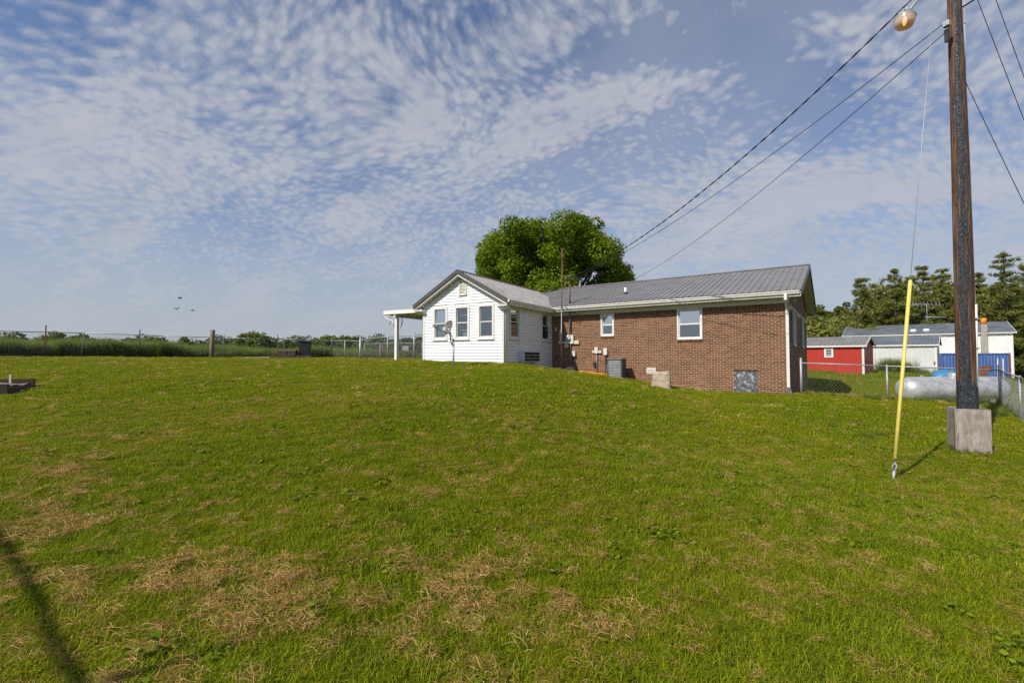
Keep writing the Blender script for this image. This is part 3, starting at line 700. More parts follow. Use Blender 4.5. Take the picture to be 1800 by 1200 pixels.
# ------------------------------------------------------------------ white addition
GW = 4.06; zk = ray_plane(AM, 885, 527).z; AE = zk + .12    # soffit and roof edge height
PK = ray_plane(AM, 813, 474, -.30).z
zb = ray_plane(AM, 885, 636).z
gapex = PK - .17
def gable_rect(px0, py0, px1, py1): return wr(AM, px0, py0, px1, py1)
GWs = [gable_rect(762.5, 541, 786.5, 597.5), gable_rect(800, 538.5, 825.5, 596.5), gable_rect(840.6, 535.5, 869, 595)]
zlo = sum(r_[1] for r_ in GWs) / 3; zhi = sum(r_[3] for r_ in GWs) / 3
GWs = [(r_[0], zlo, r_[2], zhi) for r_ in GWs]
GV = gable_rect(808, 493, 821, 518.5)
mb = MB(AM); mb.box(-GW + .001, .1, -1, -GW + .03, 4.4, zk); mb.build('side_wall', M_WHITE, house)
LAP = .1185
def siding(M, xr, z0, zmax, hs, edge=None):
    z = z0; 
    while z < zmax - .01:
        z1 = min(z + LAP, zmax); x0, x1 = xr
        if edge: x0, x1 = edge(z)
        if x1 - x0 < .1: break
        segs = cut(x0, x1, z, z1, hs)
        for a, b in segs:
            mb = MB(M)
            if edge and edge(z1) != edge(z):
                c0, c1 = edge(z1); ta = a + (c0 - x0 if abs(a - x0) < .01 else 0); tb = b + (c1 - x1 if abs(b - x1) < .01 else 0)
            else: ta, tb = a, b
            mb.add([(a, -.025, z), (b, -.025, z), (tb, -.004, z1), (ta, -.004, z1), (a, .01, z), (b, .01, z)], [(0, 1, 2, 3), (4, 5, 1, 0)]); mb.build('siding_board', M_WHITE, house)
        z += LAP
slope = (gapex - zk) / (GW / 2)
def gedge(z):
    if z <= zk - .05: return (-GW + .07, -.07)
    d = (z - (zk - .05)) / slope; return (-GW + .07 + d, -.07 - d)
holed(AM, -GW, 0, -.5, zk, GWs, .011, .09, [(-GW, zk), (0, zk), (-GW / 2, gapex)]).build('backing_board', M_WHITE, house)
z0s = zb - .35
siding(AM, (-GW + .07, -.07), z0s, gapex, [(r_[0], r_[1] - .02, r_[2], r_[3]) for r_ in GWs] + [GV], gedge)
SW = [wr(SM, 894.5, 536, 913.5, 596), wr(SM, 950.5, 549, 966.5, 600.5)]
zl2 = zlo; SW = [(r_[0], zlo, r_[2], zhi) for r_ in SW]
ACW = (1.25, 0, 2.3, 0)
holed(SM, .092, 4.3, -.5, zk, SW, .011, .09).build('backing_board', M_WHITE, house)
siding(SM, (.07, 4.28), z0s, zk, [(r_[0], r_[1] - .02, r_[2], r_[3]) for r_ in SW])
MB(AM).box(-.072, -.03, z0s, .03, .0, zk).box(.0, -.0, z0s, .03, .072, zk).build('corner_trim', M_TRIM, house)
MB(AM).box(-GW - .02, -.03, z0s, -GW + .072, .08, zk).build('corner_trim', M_TRIM, house)
for r_, ex in zip(GWs, (curtain, shelf_things, lamp_things)):
    window(AM, r_, house, casing=.085, sashw=.035, proud=.045, upper='refl' if ex is curtain else 'x', lower='none', extras=ex)
for r_ in SW: window(SM, r_, house, casing=.085, sashw=.035, proud=.045, upper='refl', lower='none')
# gable vent
x0, z0, x1, z1 = GV; gv = MB(AM)
gv.box(x0, -.05, z0, x0 + .045, .0, z1); gv.box(x1 - .045, -.05, z0, x1, 0, z1); gv.box(x0, -.05, z1 - .045, x1, 0, z1); gv.box(x0, -.05, z0, x1, 0, z0 + .045)
gvo = gv.build('gable_vent', M_TRIM, house)
for q in range(9):
    z = z0 + .05 + q * (z1 - z0 - .10) / 9; MB(AM).slab([(x0 + .045, -.04, z), (x1 - .045, -.04, z), (x1 - .045, -.005, z + .045), (x0 + .045, -.005, z + .045)], (0, .006, 0)).build('slat', M_CREAM, gvo)
# addition roof: ridge runs along the frame's y axis. Frame RM: x along the ridge, for the panel maker
OV, RK = .30, .30; EZ = zk + .06                      # eave overhang, rake overhang
RP = PK
RMr = AM @ Matrix.Translation((-GW / 2, 0, 0)) @ Matrix.Rotation(rad(90), 4, 'Z')     # x runs away from the gable, y runs left
half = GW / 2 + OV
eavez = RP - slope * half
roof_panels(RMr, -RK, 6.6, (-half - .05, eavez - slope * .05), (0, RP), house)
roof_panels(RMr, -RK, 6.6, (half + .05, eavez - slope * .05), (0, RP), house)
for sg in (-1, 1):
    MB(RMr).slab([(-RK, sg * .16, RP - slope * .16 + .024), (6.3, sg * .16, RP - slope * .16 + .024), (6.3, 0, RP + .035), (-RK, 0, RP + .035)], (0, 0, .012)).build('ridge_cap', M_BROWN, house)
    MB(RMr).slab([(-RK - .03, sg * (half + .05), eavez - slope * .05 - .13), (-RK + .02, sg * (half + .05), eavez - slope * .05 - .13), (-RK + .02, 0, RP - .13), (-RK - .03, 0, RP - .13)], (0, 0, .17)).build('rake_trim', M_BROWN, house)
    MB(RMr).slab([(-RK + .021, sg * (half), eavez - .215), (-RK + .045, sg * (half), eavez - .215), (-RK + .045, 0, RP - .215), (-RK + .021, 0, RP - .215)], (0, 0, .17)).build('rake_board', M_TRIM, house)
    MB(RMr).slab([(-RK + .045, sg * half, eavez - .20), (-.0, sg * half, eavez - .20), (0, 0, RP - .20), (-RK + .045, 0, RP - .20)], (0, 0, .015)).build('rake_soffit', M_CREAM, house)
    MB(RMr).slab([(-RK + .03, sg * (GW / 2 - .0), eavez - .205), (5.2, sg * (GW / 2), eavez - .205), (5.2, sg * half, eavez - .205), (-RK + .03, sg * half, eavez - .205)], (0, 0, .018)).build('soffit', M_CREAM, house)
    MB(RMr).box(-RK + .03, min(sg * half, sg * (half + .02)), eavez - .22, 5.0, max(sg * half, sg * (half + .02)), eavez - .01).build('fascia', M_GUTTER, house)
# eave return boxes at the gable
for sg in (-1, 1):
    MB(RMr).prism([(-RK + .047, eavez - .19), (-.03, eavez - .19), (-.03, eavez - .40), (-RK + .047, eavez - .26)], min(sg * (GW / 2 - .12), sg * half), max(sg * (GW / 2 - .12), sg * half)).build('eave_return', M_TRIM, house)
# frieze on the side wall
MB(SM).box(.05, -.03, eavez - .32, 4.25, .0, eavez - .207).build('frieze_board', M_TRIM, house)
# gutters of the addition, drawn in a frame whose -y is outward
gutter(SM, -RK + .02, 3.75, -OV - .022, eavez - .03, house)
LM = frame(*(AM @ Vector((-GW, 0, 0))).to_2d(), -31.1 - 90)
gutter(LM, -4.2, RK - .02, -OV - .022, eavez - .03, house)
sp = MB(SM); sp.tube([(-.10, -OV - .08, eavez - .13), (-.12, -OV - .08, eavez - .20), (-.10, -.16, eavez - .36), (.05, -.08, eavez - .42), (.05, -.08, zb - .1)], .038, 4); sp.build('downspout', M_GUTTER, house)
sp = MB(LM); sp.tube([(.10, -OV - .08, eavez - .13), (.10, -OV - .08, eavez - .20), (.10, -.16, eavez - .34), (-.05, -.09, eavez - .40), (-.05, -.09, gz(*(AM @ Vector((-GW, 0, 0))).to_2d()) + .02)], .042, 4); sp.build('downspout', M_GUTTER, house)
# through-wall air conditioner
a = ray_plane(SM, 921, 617, -.28); b = ray_plane(SM, 949.5, 636, -.28)
ax0, ax1, az0, az1 = a.x, b.x, b.z, a.z
ac = MB(SM); ac.box(ax0, -.28, az0, ax1, .1, az1 + .0); aco = ac.build('wall_air_conditioner', M_ACL, house, bevel=.01)
g_ = MB(SM)
wdt = (ax1 - ax0 - .1) / 3
for q in range(3):
    for p in range(3):
        hh = (az1 - az0 - .06) / 3
        MB(SM).box(ax0 + .05 + q * wdt + .01, -.286, az0 + .03 + p * hh + .012, ax0 + .05 + (q + 1) * wdt - .01, -.27, az0 + .03 + (p + 1) * hh - .012).build('grille_opening', M_DARK, aco)
# patio cover on the left side
PM = LM                                              # x runs towards the camera? -> -x goes back along the wall; outward is -y
ptz = at(737, 545, 20.3).z; plz = at(681, 553, 22.6).z
pl = 2.22; front = .05
pc = MB(PM)
pc.slab([(front, -.05, ptz - .10), (-4.0, -.05, ptz - .10), (-4.0, -pl, plz - .10), (front, -pl, plz - .10)], (0, 0, .03)); pc.build('patio_roof', M_CREAM, house)
MB(PM).slab([(front, -.05, ptz - .12), (front + .04, -.05, ptz - .12), (front + .04, -pl - .03, plz - .12), (front, -pl - .03, plz - .12)], (0, 0, .17)).build('patio_fascia', M_GUTTER, house)
MB(PM).slab([(-4.04, -.05, ptz - .12), (-4.0, -.05, ptz - .12), (-4.0, -pl - .03, plz - .12), (-4.04, -pl - .03, plz - .12)], (0, 0, .17)).build('patio_fascia', M_GUTTER, house)
MB(PM).box(-4.04, -pl - .14, plz - .12, front + .04, -pl - .03, plz + .04).build('patio_gutter', M_GUTTER, house)
pu = -1.72; puz = ptz + (plz - ptz) * (-pu / pl)
MB(PM).box(-4.0, pu - .06, puz - .25, front - .02, pu + .06, puz - .11).build('patio_beam', M_CREAM, house)
for q in range(7): xx = front - .3 - q * .58; MB(PM).slab([(xx, -.06, ptz - .17), (xx + .04, -.06, ptz - .17), (xx + .04, -pl, plz - .17), (xx, -pl, plz - .17)], (0, 0, .065)).build('rafter', M_CREAM, house)
for xx in (-.12, -3.9):
    p = PM @ Vector((xx, pu, 0)); MB(PM).box(xx - .07, pu - .07, gz(p.x, p.y) - .1, xx + .07, pu + .07, puz - .25).build('patio_post', M_TRIM, house)
MB(PM).tube([(front - .03, -pl - .08, plz - .12), (front - .05, -pl - .05, plz - .28), (front - .08, pu - .15, puz - .42), (front - .09, pu - .1, puz - .7)], .03, 6).build('patio_downspout', M_GUTTER, house)
for q, (dy, ln) in enumerate(((.28, .3), (.34, .22), (-.42, .2))):
    MB(PM).tube([(-.1, pu + dy, puz - .2), (-.12, pu + dy + .03, puz - .2 - ln), (-.1, pu + dy - .03, puz - .3 - ln * 1.6)], .012, 5).build('hanging_hook', M_BLACKP, house)

# ------------------------------------------------------------------ rusty antenna mast in front of the eave
mp = ray_plane(HM, 988, 600, -.75); mw = HM @ mp; base = HM @ ray_plane(HM, 986, 643, -.62)
gb = gz(base.x, base.y); topz = ray_plane(HM, 988.5, 437, -.66).z; tw = HM @ ray_plane(HM, 988.5, 437, -.66)
am = thing('antenna_mast', (base.x, base.y, gb), 'tall thin rusty steel mast standing in the corner before the gutter', 'mast')
MB().tube([(base.x, base.y, gb - .1), (base.x * .5 + tw.x * .5, base.y * .5 + tw.y * .5, (gb + topz) / 2)], .024, 8).build('lower_tube', M_PIPEGREY, am)
MB().tube([(base.x * .5 + tw.x * .5, base.y * .5 + tw.y * .5, (gb + topz) / 2 - .1), (tw.x, tw.y, topz)], .019, 8).build('upper_tube', M_RUSTPOLE, am)
MB().box(tw.x - .08, tw.y - .03, topz - .02, tw.x + .08, tw.y + .03, topz + .01).build('top_bracket', M_RUSTPOLE, am)
MB().tube([(tw.x - .03, tw.y - .02, topz - .5), (tw.x - .06, tw.y - .03, topz - .25), (tw.x - .02, tw.y, topz)], .012, 5).build('cable_end', M_RUSTPOLE, am)

# ------------------------------------------------------------------ condenser
cpt = HM @ ray_plane(HM, 1084, 657, -.75); zc_ = gz(cpt.x, cpt.y)
cu = thing('air_conditioner', (cpt.x, cpt.y, zc_), 'dark grey outdoor air conditioner unit standing by the brick wall', 'air conditioner', deg=-30)
CM = frame(cpt.x, cpt.y, -30, zc_); cu.scale = (.84, .84, .95)
MB(CM).box(-.45, -.42, -.08, .45, .42, .05).build('concrete_pad', M_CONC, cu)
MB(CM).box(-.33, -.33, .05, .33, .33, .80).build('coil_core', M_DARK, cu)
MB(CM).box(-.36, -.36, .78, .36, .36, .86).build('top_cover', M_ACG, cu, bevel=.02)
for sx in (-1, 1):
    for sy in (-1, 1): MB(CM).box(sx * .36 - .03 * (sx > 0) * 2 if sx > 0 else -.36, sy * .36 - .06 if sy > 0 else -.36, .05, .36 if sx > 0 else -.30, .36 if sy > 0 else -.30, .78).build('corner_post', M_ACG, cu)
for q in range(11):
    z = .07 + q * .065
    for sd_ in range(4):
        Mq = CM @ Matrix.Rotation(sd_ * math.pi / 2, 4, 'Z'); MB(Mq).slab([(-.30, -.352, z), (.30, -.352, z), (.30, -.335, z + .05), (-.30, -.335, z + .05)], (0, .006, 0)).build('louver', M_ACG, cu)
MB(CM).tube([(-.36, .1, .2), (-.5, .15, .3), (-.6, .35, .28)], .025, 8).build('coolant_line', M_BLACKP, cu)
MB(CM).box(-.37, -.36, .30, -.36, -.26, .60).build('label_plate', M_PLASTIC, cu)

# orange cord coil
ct = HM @ ray_plane(HM, 1045, 653, -.55)
pts = []
for q in range(260):
    a = q * .33; rr = .34 + .10 * math.sin(q * .23) + .05 * math.sin(q * 1.3)
    x = ct.x + rr * 1.6 * math.cos(a); y = ct.y + rr * .55 * math.sin(a); pts.append((x, y, gz(x, y) + .03 + .05 * abs(math.sin(q * .11)) + .02 * math.sin(q * .7)))
o = MB().tube(pts, .016, 5).build('extension_cord', M_ORANGE); tag(o, 'tangled orange cord lying at the foot of the brick wall', 'cord')

# stones at the foot of the rusty mast
def rock(name, c, r, sc, matl, lab, cat, seed, group=None, flat=0.0):
    rr = random.Random(seed); V, Fc = [], []; n, m_ = 18, 12
    for i in range(m_ + 1):
        ph = math.pi * i / m_
        for k in range(n):
            th = 2 * math.pi * k / n; d = Vector((math.sin(ph) * math.cos(th), math.sin(ph) * math.sin(th), math.cos(ph)))
            pw = flat if flat else .8; d2 = Vector([math.copysign(abs(v) ** pw, v) for v in d])
            q = 1 + .18 * (fbm(d.x * 1.7 + seed * 3.1 + 9, d.y * 1.7 + d.z * 1.3 + 9, 3) - .5) * 2
            V.append((c[0] + d2.x * r * sc[0] * q, c[1] + d2.y * r * sc[1] * q, c[2] + d2.z * r * sc[2] * q))
    V = np.array([[float(np.ravel(a)[0]) for a in v] for v in V])
    for i in range(m_):
        for k in range(n): Fc.append((i * n + k, (i + 1) * n + k, (i + 1) * n + (k + 1) % n, i * n + (k + 1) % n))
    o = link_mesh(name, V, Fc, matl, smooth=True); return tag(o, lab, cat, group)
for i_, (px, py, off, r_, lab) in enumerate(((984, 643, -.75, .13, 'small white stone beside the foot of the rusty mast'), (1001, 641, -.35, .2, 'pale grey lump on dirt under the electric meter'), (973.5, 641.5, -.3, .10, 'smallest white stone in the corner of the two walls'))):
    p = HM @ ray_plane(HM, px, py, off); rock('stone', (p.x, p.y, gz(p.x, p.y) + r_ * .45), r_, (1.1, .8, .8), M_CONC, lab, 'stone', i_ + 3, flat=.7)
# cut stone block on the lawn
sb = at(1163, 679, 17.0); szz = gz(sb.x, sb.y)
st_ = MB(frame(sb.x, sb.y, -22, szz)); 
n = 22; V = []; hs = 10
for i in range(hs + 1):
    for k in range(n):
        th = 2 * math.pi * k / n; c_, s_ = math.cos(th), math.sin(th); e = .42
        x = math.copysign(abs(c_) ** e, c_); y = math.copysign(abs(s_) ** e, s_); tp = 1 - .16 * i / hs
        if i == hs: tp *= .86
        nn = 1 + .10 * (float(fbm(th * 2.3 + 3, i * .9, 3)[()] if hasattr(fbm(th, 1.0, 1), 'shape') and fbm(th, 1.0, 1).shape == () else np.ravel(fbm(th * 2.3 + 3, i * .9, 3))[0]) - .5) * 2
        V.append((x * .35 * tp * nn, y * .27 * tp * nn, -.08 + .66 * i / hs * (1 - .0 * k) + (.02 * math.sin(th * 2) if i >= hs - 1 else 0)))
V.append((0, 0, .59))
Fc = [(i * n + k, i * n + (k + 1) % n, (i + 1) * n + (k + 1) % n, (i + 1) * n + k) for i in range(hs) for k in range(n)] + [(hs * n + k, hs * n + (k + 1) % n, len(V) - 1) for k in range(n)]
st_.add(V, Fc, 0, False); o = st_.build('stone_block', M_STONE); tag(o, 'squat weathered tan stone block standing on the lawn before the brick wall', 'stone block')

# ------------------------------------------------------------------ satellite dish
dp = at(797, 646, 16.5); dz = gz(dp.x, dp.y)
sdx = thing('satellite_dish', (dp.x, dp.y, dz), 'grey satellite dish on a short steel post before the white gable', 'satellite dish')
ph_ = at(797, 596, 16.5).z
MB().tube([(dp.x, dp.y, dz - .1), (dp.x, dp.y, ph_)], .032, 12).build('post', M_GALV, sdx)
dc = at(786, 576, 16.45)
MB().tube([(dp.x - .03, dp.y - .03, ph_ - .22), (dp.x - .09, dp.y - .04, ph_ - .10), (dc.x + .10, dc.y + .05, dc.z - .16), (dc.x + .05, dc.y + .03, dc.z - .03)], .028, 8).build('mount_bracket', M_GALV, sdx)
nrm = Vector((-.68, -.60, .42)).normalized(); q_ = nrm.to_track_quat('Z', 'Y').to_matrix().to_4x4()
DM = Matrix.Translation(dc) @ q_
prof = [(.001, -.085), (.10, -.077), (.18, -.055), (.24, -.022), (.275, .0), (.28, .004), (.275, -.008), (.24, -.032), (.18, -.065), (.10, -.088), (.001, -.096)]
MB(DM @ Matrix.Diagonal((1.0, 1.08, 1, 1))).lathe(prof, (0, 0, 0), 36).build('reflector', M_DISH, sdx)
lb = at(763, 573, 16.1); low = dc - Vector((0, 0, .22)) + Vector((.0, 0, 0))
MB().tube([low + Vector((.12, .06, -.02)), lb + Vector((.04, .02, -.06)), lb + Vector((-.02, 0, .02))], .017, 6).build('feed_arm', M_GALV, sdx)
MB(frame(lb.x, lb.y, 20, lb.z)).box(-.05, -.05, -.03, .13, .04, .05).box(.10, -.03, -.05, .16, .03, .03).build('feed_horn', M_GALV, sdx, bevel=.01)
MB().tube([low + Vector((.15, .05, 0)), low + Vector((.18, .04, -.12)), (dp.x - .02, dp.y - .03, ph_ - .25)], .012, 5).build('coax_cable', M_PLASTIC, sdx)

# ------------------------------------------------------------------ utility pole
px_, py_ = 798 / F * 8.7, 8.7; pz = gz(px_, py_)
pole = thing('utility_pole', (px_, py_, pz), 'tall charred brown utility pole with black tar running down it', 'utility pole')
V, Fc = [], []; n, hs = 72, 300; H = 11.6
ii, kk = np.meshgrid(np.arange(hs + 1), np.arange(n), indexing='ij'); th = 2 * np.pi * kk / n; hh = H * ii / hs
rr = .153 - .0056 * hh; rr = rr + (fbm(np.cos(th) * 3 + 20, hh * .35 + np.sin(th) * 3 + 20, 3) - .5) * .016 + (fbm(th * 9 + 5, hh * .5 + 3, 2) - .5) * .010 * (np.abs(th - np.pi) < 3.0)
rr = rr + .018 * np.exp(-((hh - .9) / .12) ** 2) * (fbm(th * 2 + 3, hh * 5, 2))
V = np.stack([rr * np.cos(th), rr * np.sin(th), hh - .2], 2).reshape(-1, 3)
idx = (np.arange(hs)[:, None] * n + np.arange(n)[None, :]); nx = (np.arange(hs)[:, None] * n + (np.arange(n)[None, :] + 1) % n)
Fq = np.stack([idx, nx, nx + n, idx + n], 2).reshape(-1, 4)
po = link_mesh('pole_shaft', V, Fq, M_POLE, None, smooth=True); po.parent = pole
a, b = at(1715.0, 535, 8.78), at(1717, 677, 8.5)
MB().tube([at(1715.5, 535, 8.62), at(1716.5, 600, 8.60), at(1717.3, 680, 8.58)], .020, 10).build('conduit', M_PVC, pole)
for yy in (560, 612, 660): c_ = at(1716.5, yy, 8.6); MB().box(c_.x - .035, c_.y - .03, c_.z - .012, c_.x + .03, c_.y + .03, c_.z + .012).build('pipe_strap', M_GALV, pole)
MB().tube([at(1694.5, -60, 8.72), at(1697, 129, 8.78), at(1705, 300, 8.80), at(1712, 480, 8.8), at(1715, 536, 8.62)], .009, 6).build('ground_wire', M_GALV, pole)
c_ = at(1664, 43, 8.52); MB(frame(c_.x, c_.y, 25, c_.z)).box(-.045, -.05, -.045, .06, .05, .06).build('bracket', M_GALV, pole, bevel=.01)
c_ = at(1664, 62, 8.56); MB(frame(c_.x, c_.y, 25, c_.z)).box(-.02, -.03, -.13, .03, .03, .1).build('strap', M_BLACKP, pole)
# plywood box around the foot
BXM = frame(px_, py_, -29, pz)
bx = thing('plywood_box', (px_, py_, pz), 'weathered plywood box around the foot of the utility pole', 'box')
s_ = .23; hbx = .80; zb0 = -.12
MB().box(-s_, -s_ - .012, zb0, s_, -s_, hbx)
def side(a, nm):
    Mq = BXM @ Matrix.Rotation(a, 4, 'Z'); b = MB(); b.box(-s_, -s_ - .014, zb0, s_, -s_, hbx)
    o = b.build(nm, M_PLY, None); o.parent = bx; o.matrix_parent_inverse = root_matrix(bx).inverted(); o.matrix_basis = Mq; return o
for a_ in (0, math.pi / 2, math.pi, -math.pi / 2): side(a_, 'side_panel')
MB(BXM).box(-s_ - .02, -s_ + .035, zb0, -s_ - .015, -s_ + .045, hbx - .02).build('board_joint', M_TIMB, bx)
MB(BXM).box(s_ - .11, -.03, hbx - .1, s_ - .06, .03, hbx + .05).build('corner_stake', M_PLY, bx)
# guy wire with yellow guard and anchor
an = at(1570, 838, 6.8); anz = gz(an.x, an.y); an = Vector((an.x, an.y, anz + .0))
tp = Vector((px_ - .05, py_ - .05, at(1670, -293, 8.7).z))
gy_ = thing('guy_wire', an, 'steel guy wire with a yellow plastic guard anchored in the lawn', 'guy wire')
d_ = tp - an; at_ = lambda f: an + d_ * f
MB().tube([at_(.01), at_(1.0)], .0055, 6).build('wire', M_WIRE, gy_)
def find(py):
    lo, hi = 0, 1
    for _ in range(40):
        m_ = (lo + hi) / 2; q = at_(m_); v = q - Vector((0, 0, EYE)); zc2 = v.y * math.cos(PITCH) + v.z * math.sin(PITCH); yc = -v.y * math.sin(PITCH) + v.z * math.cos(PITCH)
        if 600 - F * yc / zc2 > py: lo = m_
        else: hi = m_
    return lo
f0, f1 = find(806), find(493)
MB().tube([at_(f0), at_(f0 + (f1 - f0) * .5) + Vector((0, 0, -.01)), at_(f1)], .025, 12).build('guard_tube', M_YEL, gy_)
e0 = at_(find(812)); e1 = at_(find(830))
MB().tube([e0, e0 * .6 + e1 * .4 + Vector((-.035, .0, 0)), e1, e0 * .6 + e1 * .4 + Vector((.035, 0, 0)), e0], .009, 6).build('anchor_eye', M_GALV, gy_)
MB().tube([e1 + Vector((0, 0, .02)), e1 - d_.normalized() * .06, an - Vector((0, 0, .08))], [.022, .018, .012], 8).build('anchor_rod', M_GALV, gy_)
# yard light
lp = at(1590, 40, 8.1)
yl = thing('yard_light', (lp.x, lp.y, lp.z - .12), 'yard light with glowing orange bowl on an arm from the pole top', 'street light')
LMx = Matrix.Translation(lp) @ Matrix.Rotation(rad(8), 4, 'Y')
MB(LMx).lathe([(.001, -.10), (.075, -.098), (.125, -.075), (.145, -.02), (.15, .05), (.15, .085)], (0, 0, 0), 28).build('bowl', M_BOWL, yl)
MB(LMx).lathe([(.155, .08), (.158, .095), (.12, .12), (.06, .13), (.055, .19), (.001, .20)], (0, 0, 0), 24).build('cap', M_GALV, yl)
MB(LMx).box(-.10, -.06, .12, .05, .06, .21).build('ballast_housing', M_GALV, yl, bevel=.015)
MB(LMx).lathe([(.04, .20), (.04, .27), (.001, .28)], (.02, 0, 0), 12).build('photo_cell', M_GALV, yl)
MB(LMx).lathe([(.001, -.05), (.018, -.03), (.022, .0), (.012, .05), (.001, .06)], (0, 0, .02), 10).build('bulb', M_BULB, yl)
MB().tube([lp + Vector((.04, 0, .16)), lp + Vector((.35, .13, .50)), lp + Vector((.9, .35, 1.15)), Vector((px_ - .08, py_ - .05, lp.z + 1.55))], .022, 10).build('arm', M_GALV, yl)
# overhead cables
def cable(name, a, b, sag, r, matl, lab, n=40, twist=0):
    pts = []
    for i in range(n + 1):
        f = i / n; p = a.lerp(b, f); p.z -= 4 * sag * f * (1 - f); pts.append(p)
    mb = MB(); mb.tube(pts, r, 6)
    if twist:
        for ph in (0, math.pi):
            p2 = []
            for i in range(n * 5 + 1):
                f = i / (n * 5); p = a.lerp(b, f); p.z -= 4 * sag * f * (1 - f); an_ = f * twist + ph; p2.append(p + Vector((math.cos(an_) * r * 1.3, 0, math.sin(an_) * r * 1.3)))
            mb.tube(p2, r * .8, 4)
    o = mb.build(name, matl); return tag(o, lab, 'cable')
mh = HM @ Vector((cxm, -.15, topm.z))
cable('service_cable', Vector((px_ - .1, py_, at(1676, -72, 8.6).z)), mh, .75, .010, M_WIREDARK, 'thickest black twisted cable running behind the lamp down to the house mast', twist=150)
mh2 = HM @ Vector((cxm, -.10, topm.z - .12))
cable('phone_cable', at(1660, 41, 8.55), mh2, .42, .008, M_WIREDARK, 'thin dark cable from the pole bracket down to the mast on the roof')
rg = HM @ Vector((ray_plane(HM, 1110, 492, RIDGE_Y).x, RIDGE_Y, zr + .06))
cable('antenna_cable', at(1662, 57, 8.55), rg, .42, .008, M_WIREDARK, 'lowest thin cable from the pole down to the roof ridge')
MB(Matrix.Translation(rg)).box(-.12, -.05, -.05, .12, .05, .02).build('ridge_clamp', M_BLACKP, house)
anc = at(2015, 790, 8.9); anc.z = gz(anc.x, anc.y)
for (y_, lab) in ((129, 'lowest guy wire slanting from the pole down to the right edge'), (-93, 'middle of the guy wires slanting right of the utility pole'), (-200, 'uppermost guy wire crossing the top right corner')):
    a_ = at(1690 if y_ > 0 else 1680, y_, 8.72); cable('side_guy_wire', Vector((px_ + .08, py_, a_.z)), anc + Vector((0.0 if y_ > 0 else .15 if y_ > -150 else .28, 0, 0)), .04, .0065, M_WIREDARK, lab)
cable('supply_cable', at(1692, 13, 8.6), Vector((16, -4, 13.5)), .5, .014, M_WIREDARK, 'short black cable leaving the pole near the top edge')

# ------------------------------------------------------------------ chain link fences
def chain_fence(name, pts, h, lab, post_h=None, big=(), wire=.0018, sp=.105, rail=True, group=None):
    P3 = [Vector((p[0], p[1], gz(p[0], p[1]))) for p in pts]
    f = thing(name, P3[0], lab, 'fence', group)
    for i, p in enumerate(P3):
        bg_ = i in big; r_ = .038 if bg_ else .026; hh = h + (.13 if bg_ else .0); lean = pts[i][2] if len(pts[i]) > 2 else 0
        MB().tube([p - Vector((lean * 0, 0, .1)), p + Vector((lean, 0, hh))], r_, 10).build('post', M_GALV, f)
        MB().lathe([(r_ + .004, -.02), (r_ + .004, .015), (r_ * .6, .04), (.001, .05)], p + Vector((lean, 0, hh)), 10).build('post_cap', M_GALV, f)
    tops = [p + Vector((pts[i][2] if len(pts[i]) > 2 else 0, 0, h)) for i, p in enumerate(P3)]
    for a, b in zip(tops[:-1], tops[1:]): MB().tube([a, b], .02, 8).build('top_rail', M_GALV, f)
    mb = MB()
    for (a, b, A, B) in zip(P3[:-1], P3[1:], tops[:-1], tops[1:]):
        L = (b - a).length; dh = (b - a); dh.z = 0; L = dh.length; dh.normalize(); nn = Vector((-dh.y, dh.x, 0)) * wire
        def pt(u_, v_): lo = a.lerp(b, u_ / L); hi = A.lerp(B, u_ / L); return lo.lerp(hi, v_ / h)
        k = -h
        while k < L:
            for s_ in (1, -1):
                u0, u1 = k, k + h; v0, v1 = (0, h) if s_ > 0 else (h, 0)
                t0 = max(0, -u0 / h); t1 = min(1, (L - u0) / h)
                if t1 <= t0: continue
                p0 = pt(u0 + t0 * h, v0 + (v1 - v0) * t0); p1 = pt(u0 + t1 * h, v0 + (v1 - v0) * t1)
                up = Vector((0, 0, wire))
                mb.add([p0 - up, p1 - up, p1 + up, p0 + up], [(0, 1, 2, 3)]); mb.add([p0 - nn, p1 - nn, p1 + nn, p0 + nn], [(0, 1, 2, 3)])
            k += sp
    tag(mb.build('chain_link_mesh', M_WIRE, f), kind='stuff')
    return f
def gp(px, Y): v = at(px, 650, Y); return (v.x, v.y)
def seg(p, q, f): return (p[0] + (q[0] - p[0]) * f, p[1] + (q[1] - p[1]) * f)
# right-hand yard fence
r0, r1, r2 = gp(1408, 15.9), gp(1757, 14.2), gp(1792, 11.6)
r3 = (r2[0] + (r2[0] - r1[0]) * 1.0, r2[1] + (r2[1] - r1[1]) * 1.0)
rm_ = gp(1559, 14.9)
chain_fence('chain_link_fence', [r0, rm_, r1, r2, r3], 1.08, 'galvanised chain link fence from the house corner past the silver tank', big=(0, 2))
# left-hand fence
l0, l1 = gp(0, 21.7), gp(583, 32.6)
dlt = (l1[0] - l0[0], l1[1] - l0[1])
def on_l(px):      # point of the fence line seen at photo column px
    k = (px - 900) / F / math.cos(PITCH) * 1.0; tt = (k * l0[1] - l0[0]) / (dlt[0] - k * dlt[1]); return (l0[0] + dlt[0] * tt, l0[1] + dlt[1] * tt)
lp_ = [(l0[0] - dlt[0] * 1.0, l0[1] - dlt[1] * 1.0), (l0[0] - dlt[0] * .6, l0[1] - dlt[1] * .6), (l0[0] - dlt[0] * .25, l0[1] - dlt[1] * .25)] + [(*on_l(143), .12), on_l(285), on_l(393), on_l(499), on_l(570), on_l(583)]
chain_fence('chain_link_fence', lp_, 1.22, 'long chain link fence along the back of the lawn at left', big=(8,), wire=.0032)
g0 = on_l(583); g1 = gp(632, 31.0)
chain_fence('chain_link_gate', [g0, seg(g0, g1, .48), g1], 1.22, 'chain link gate section between the two back fences', big=(0, 2), wire=.0032)
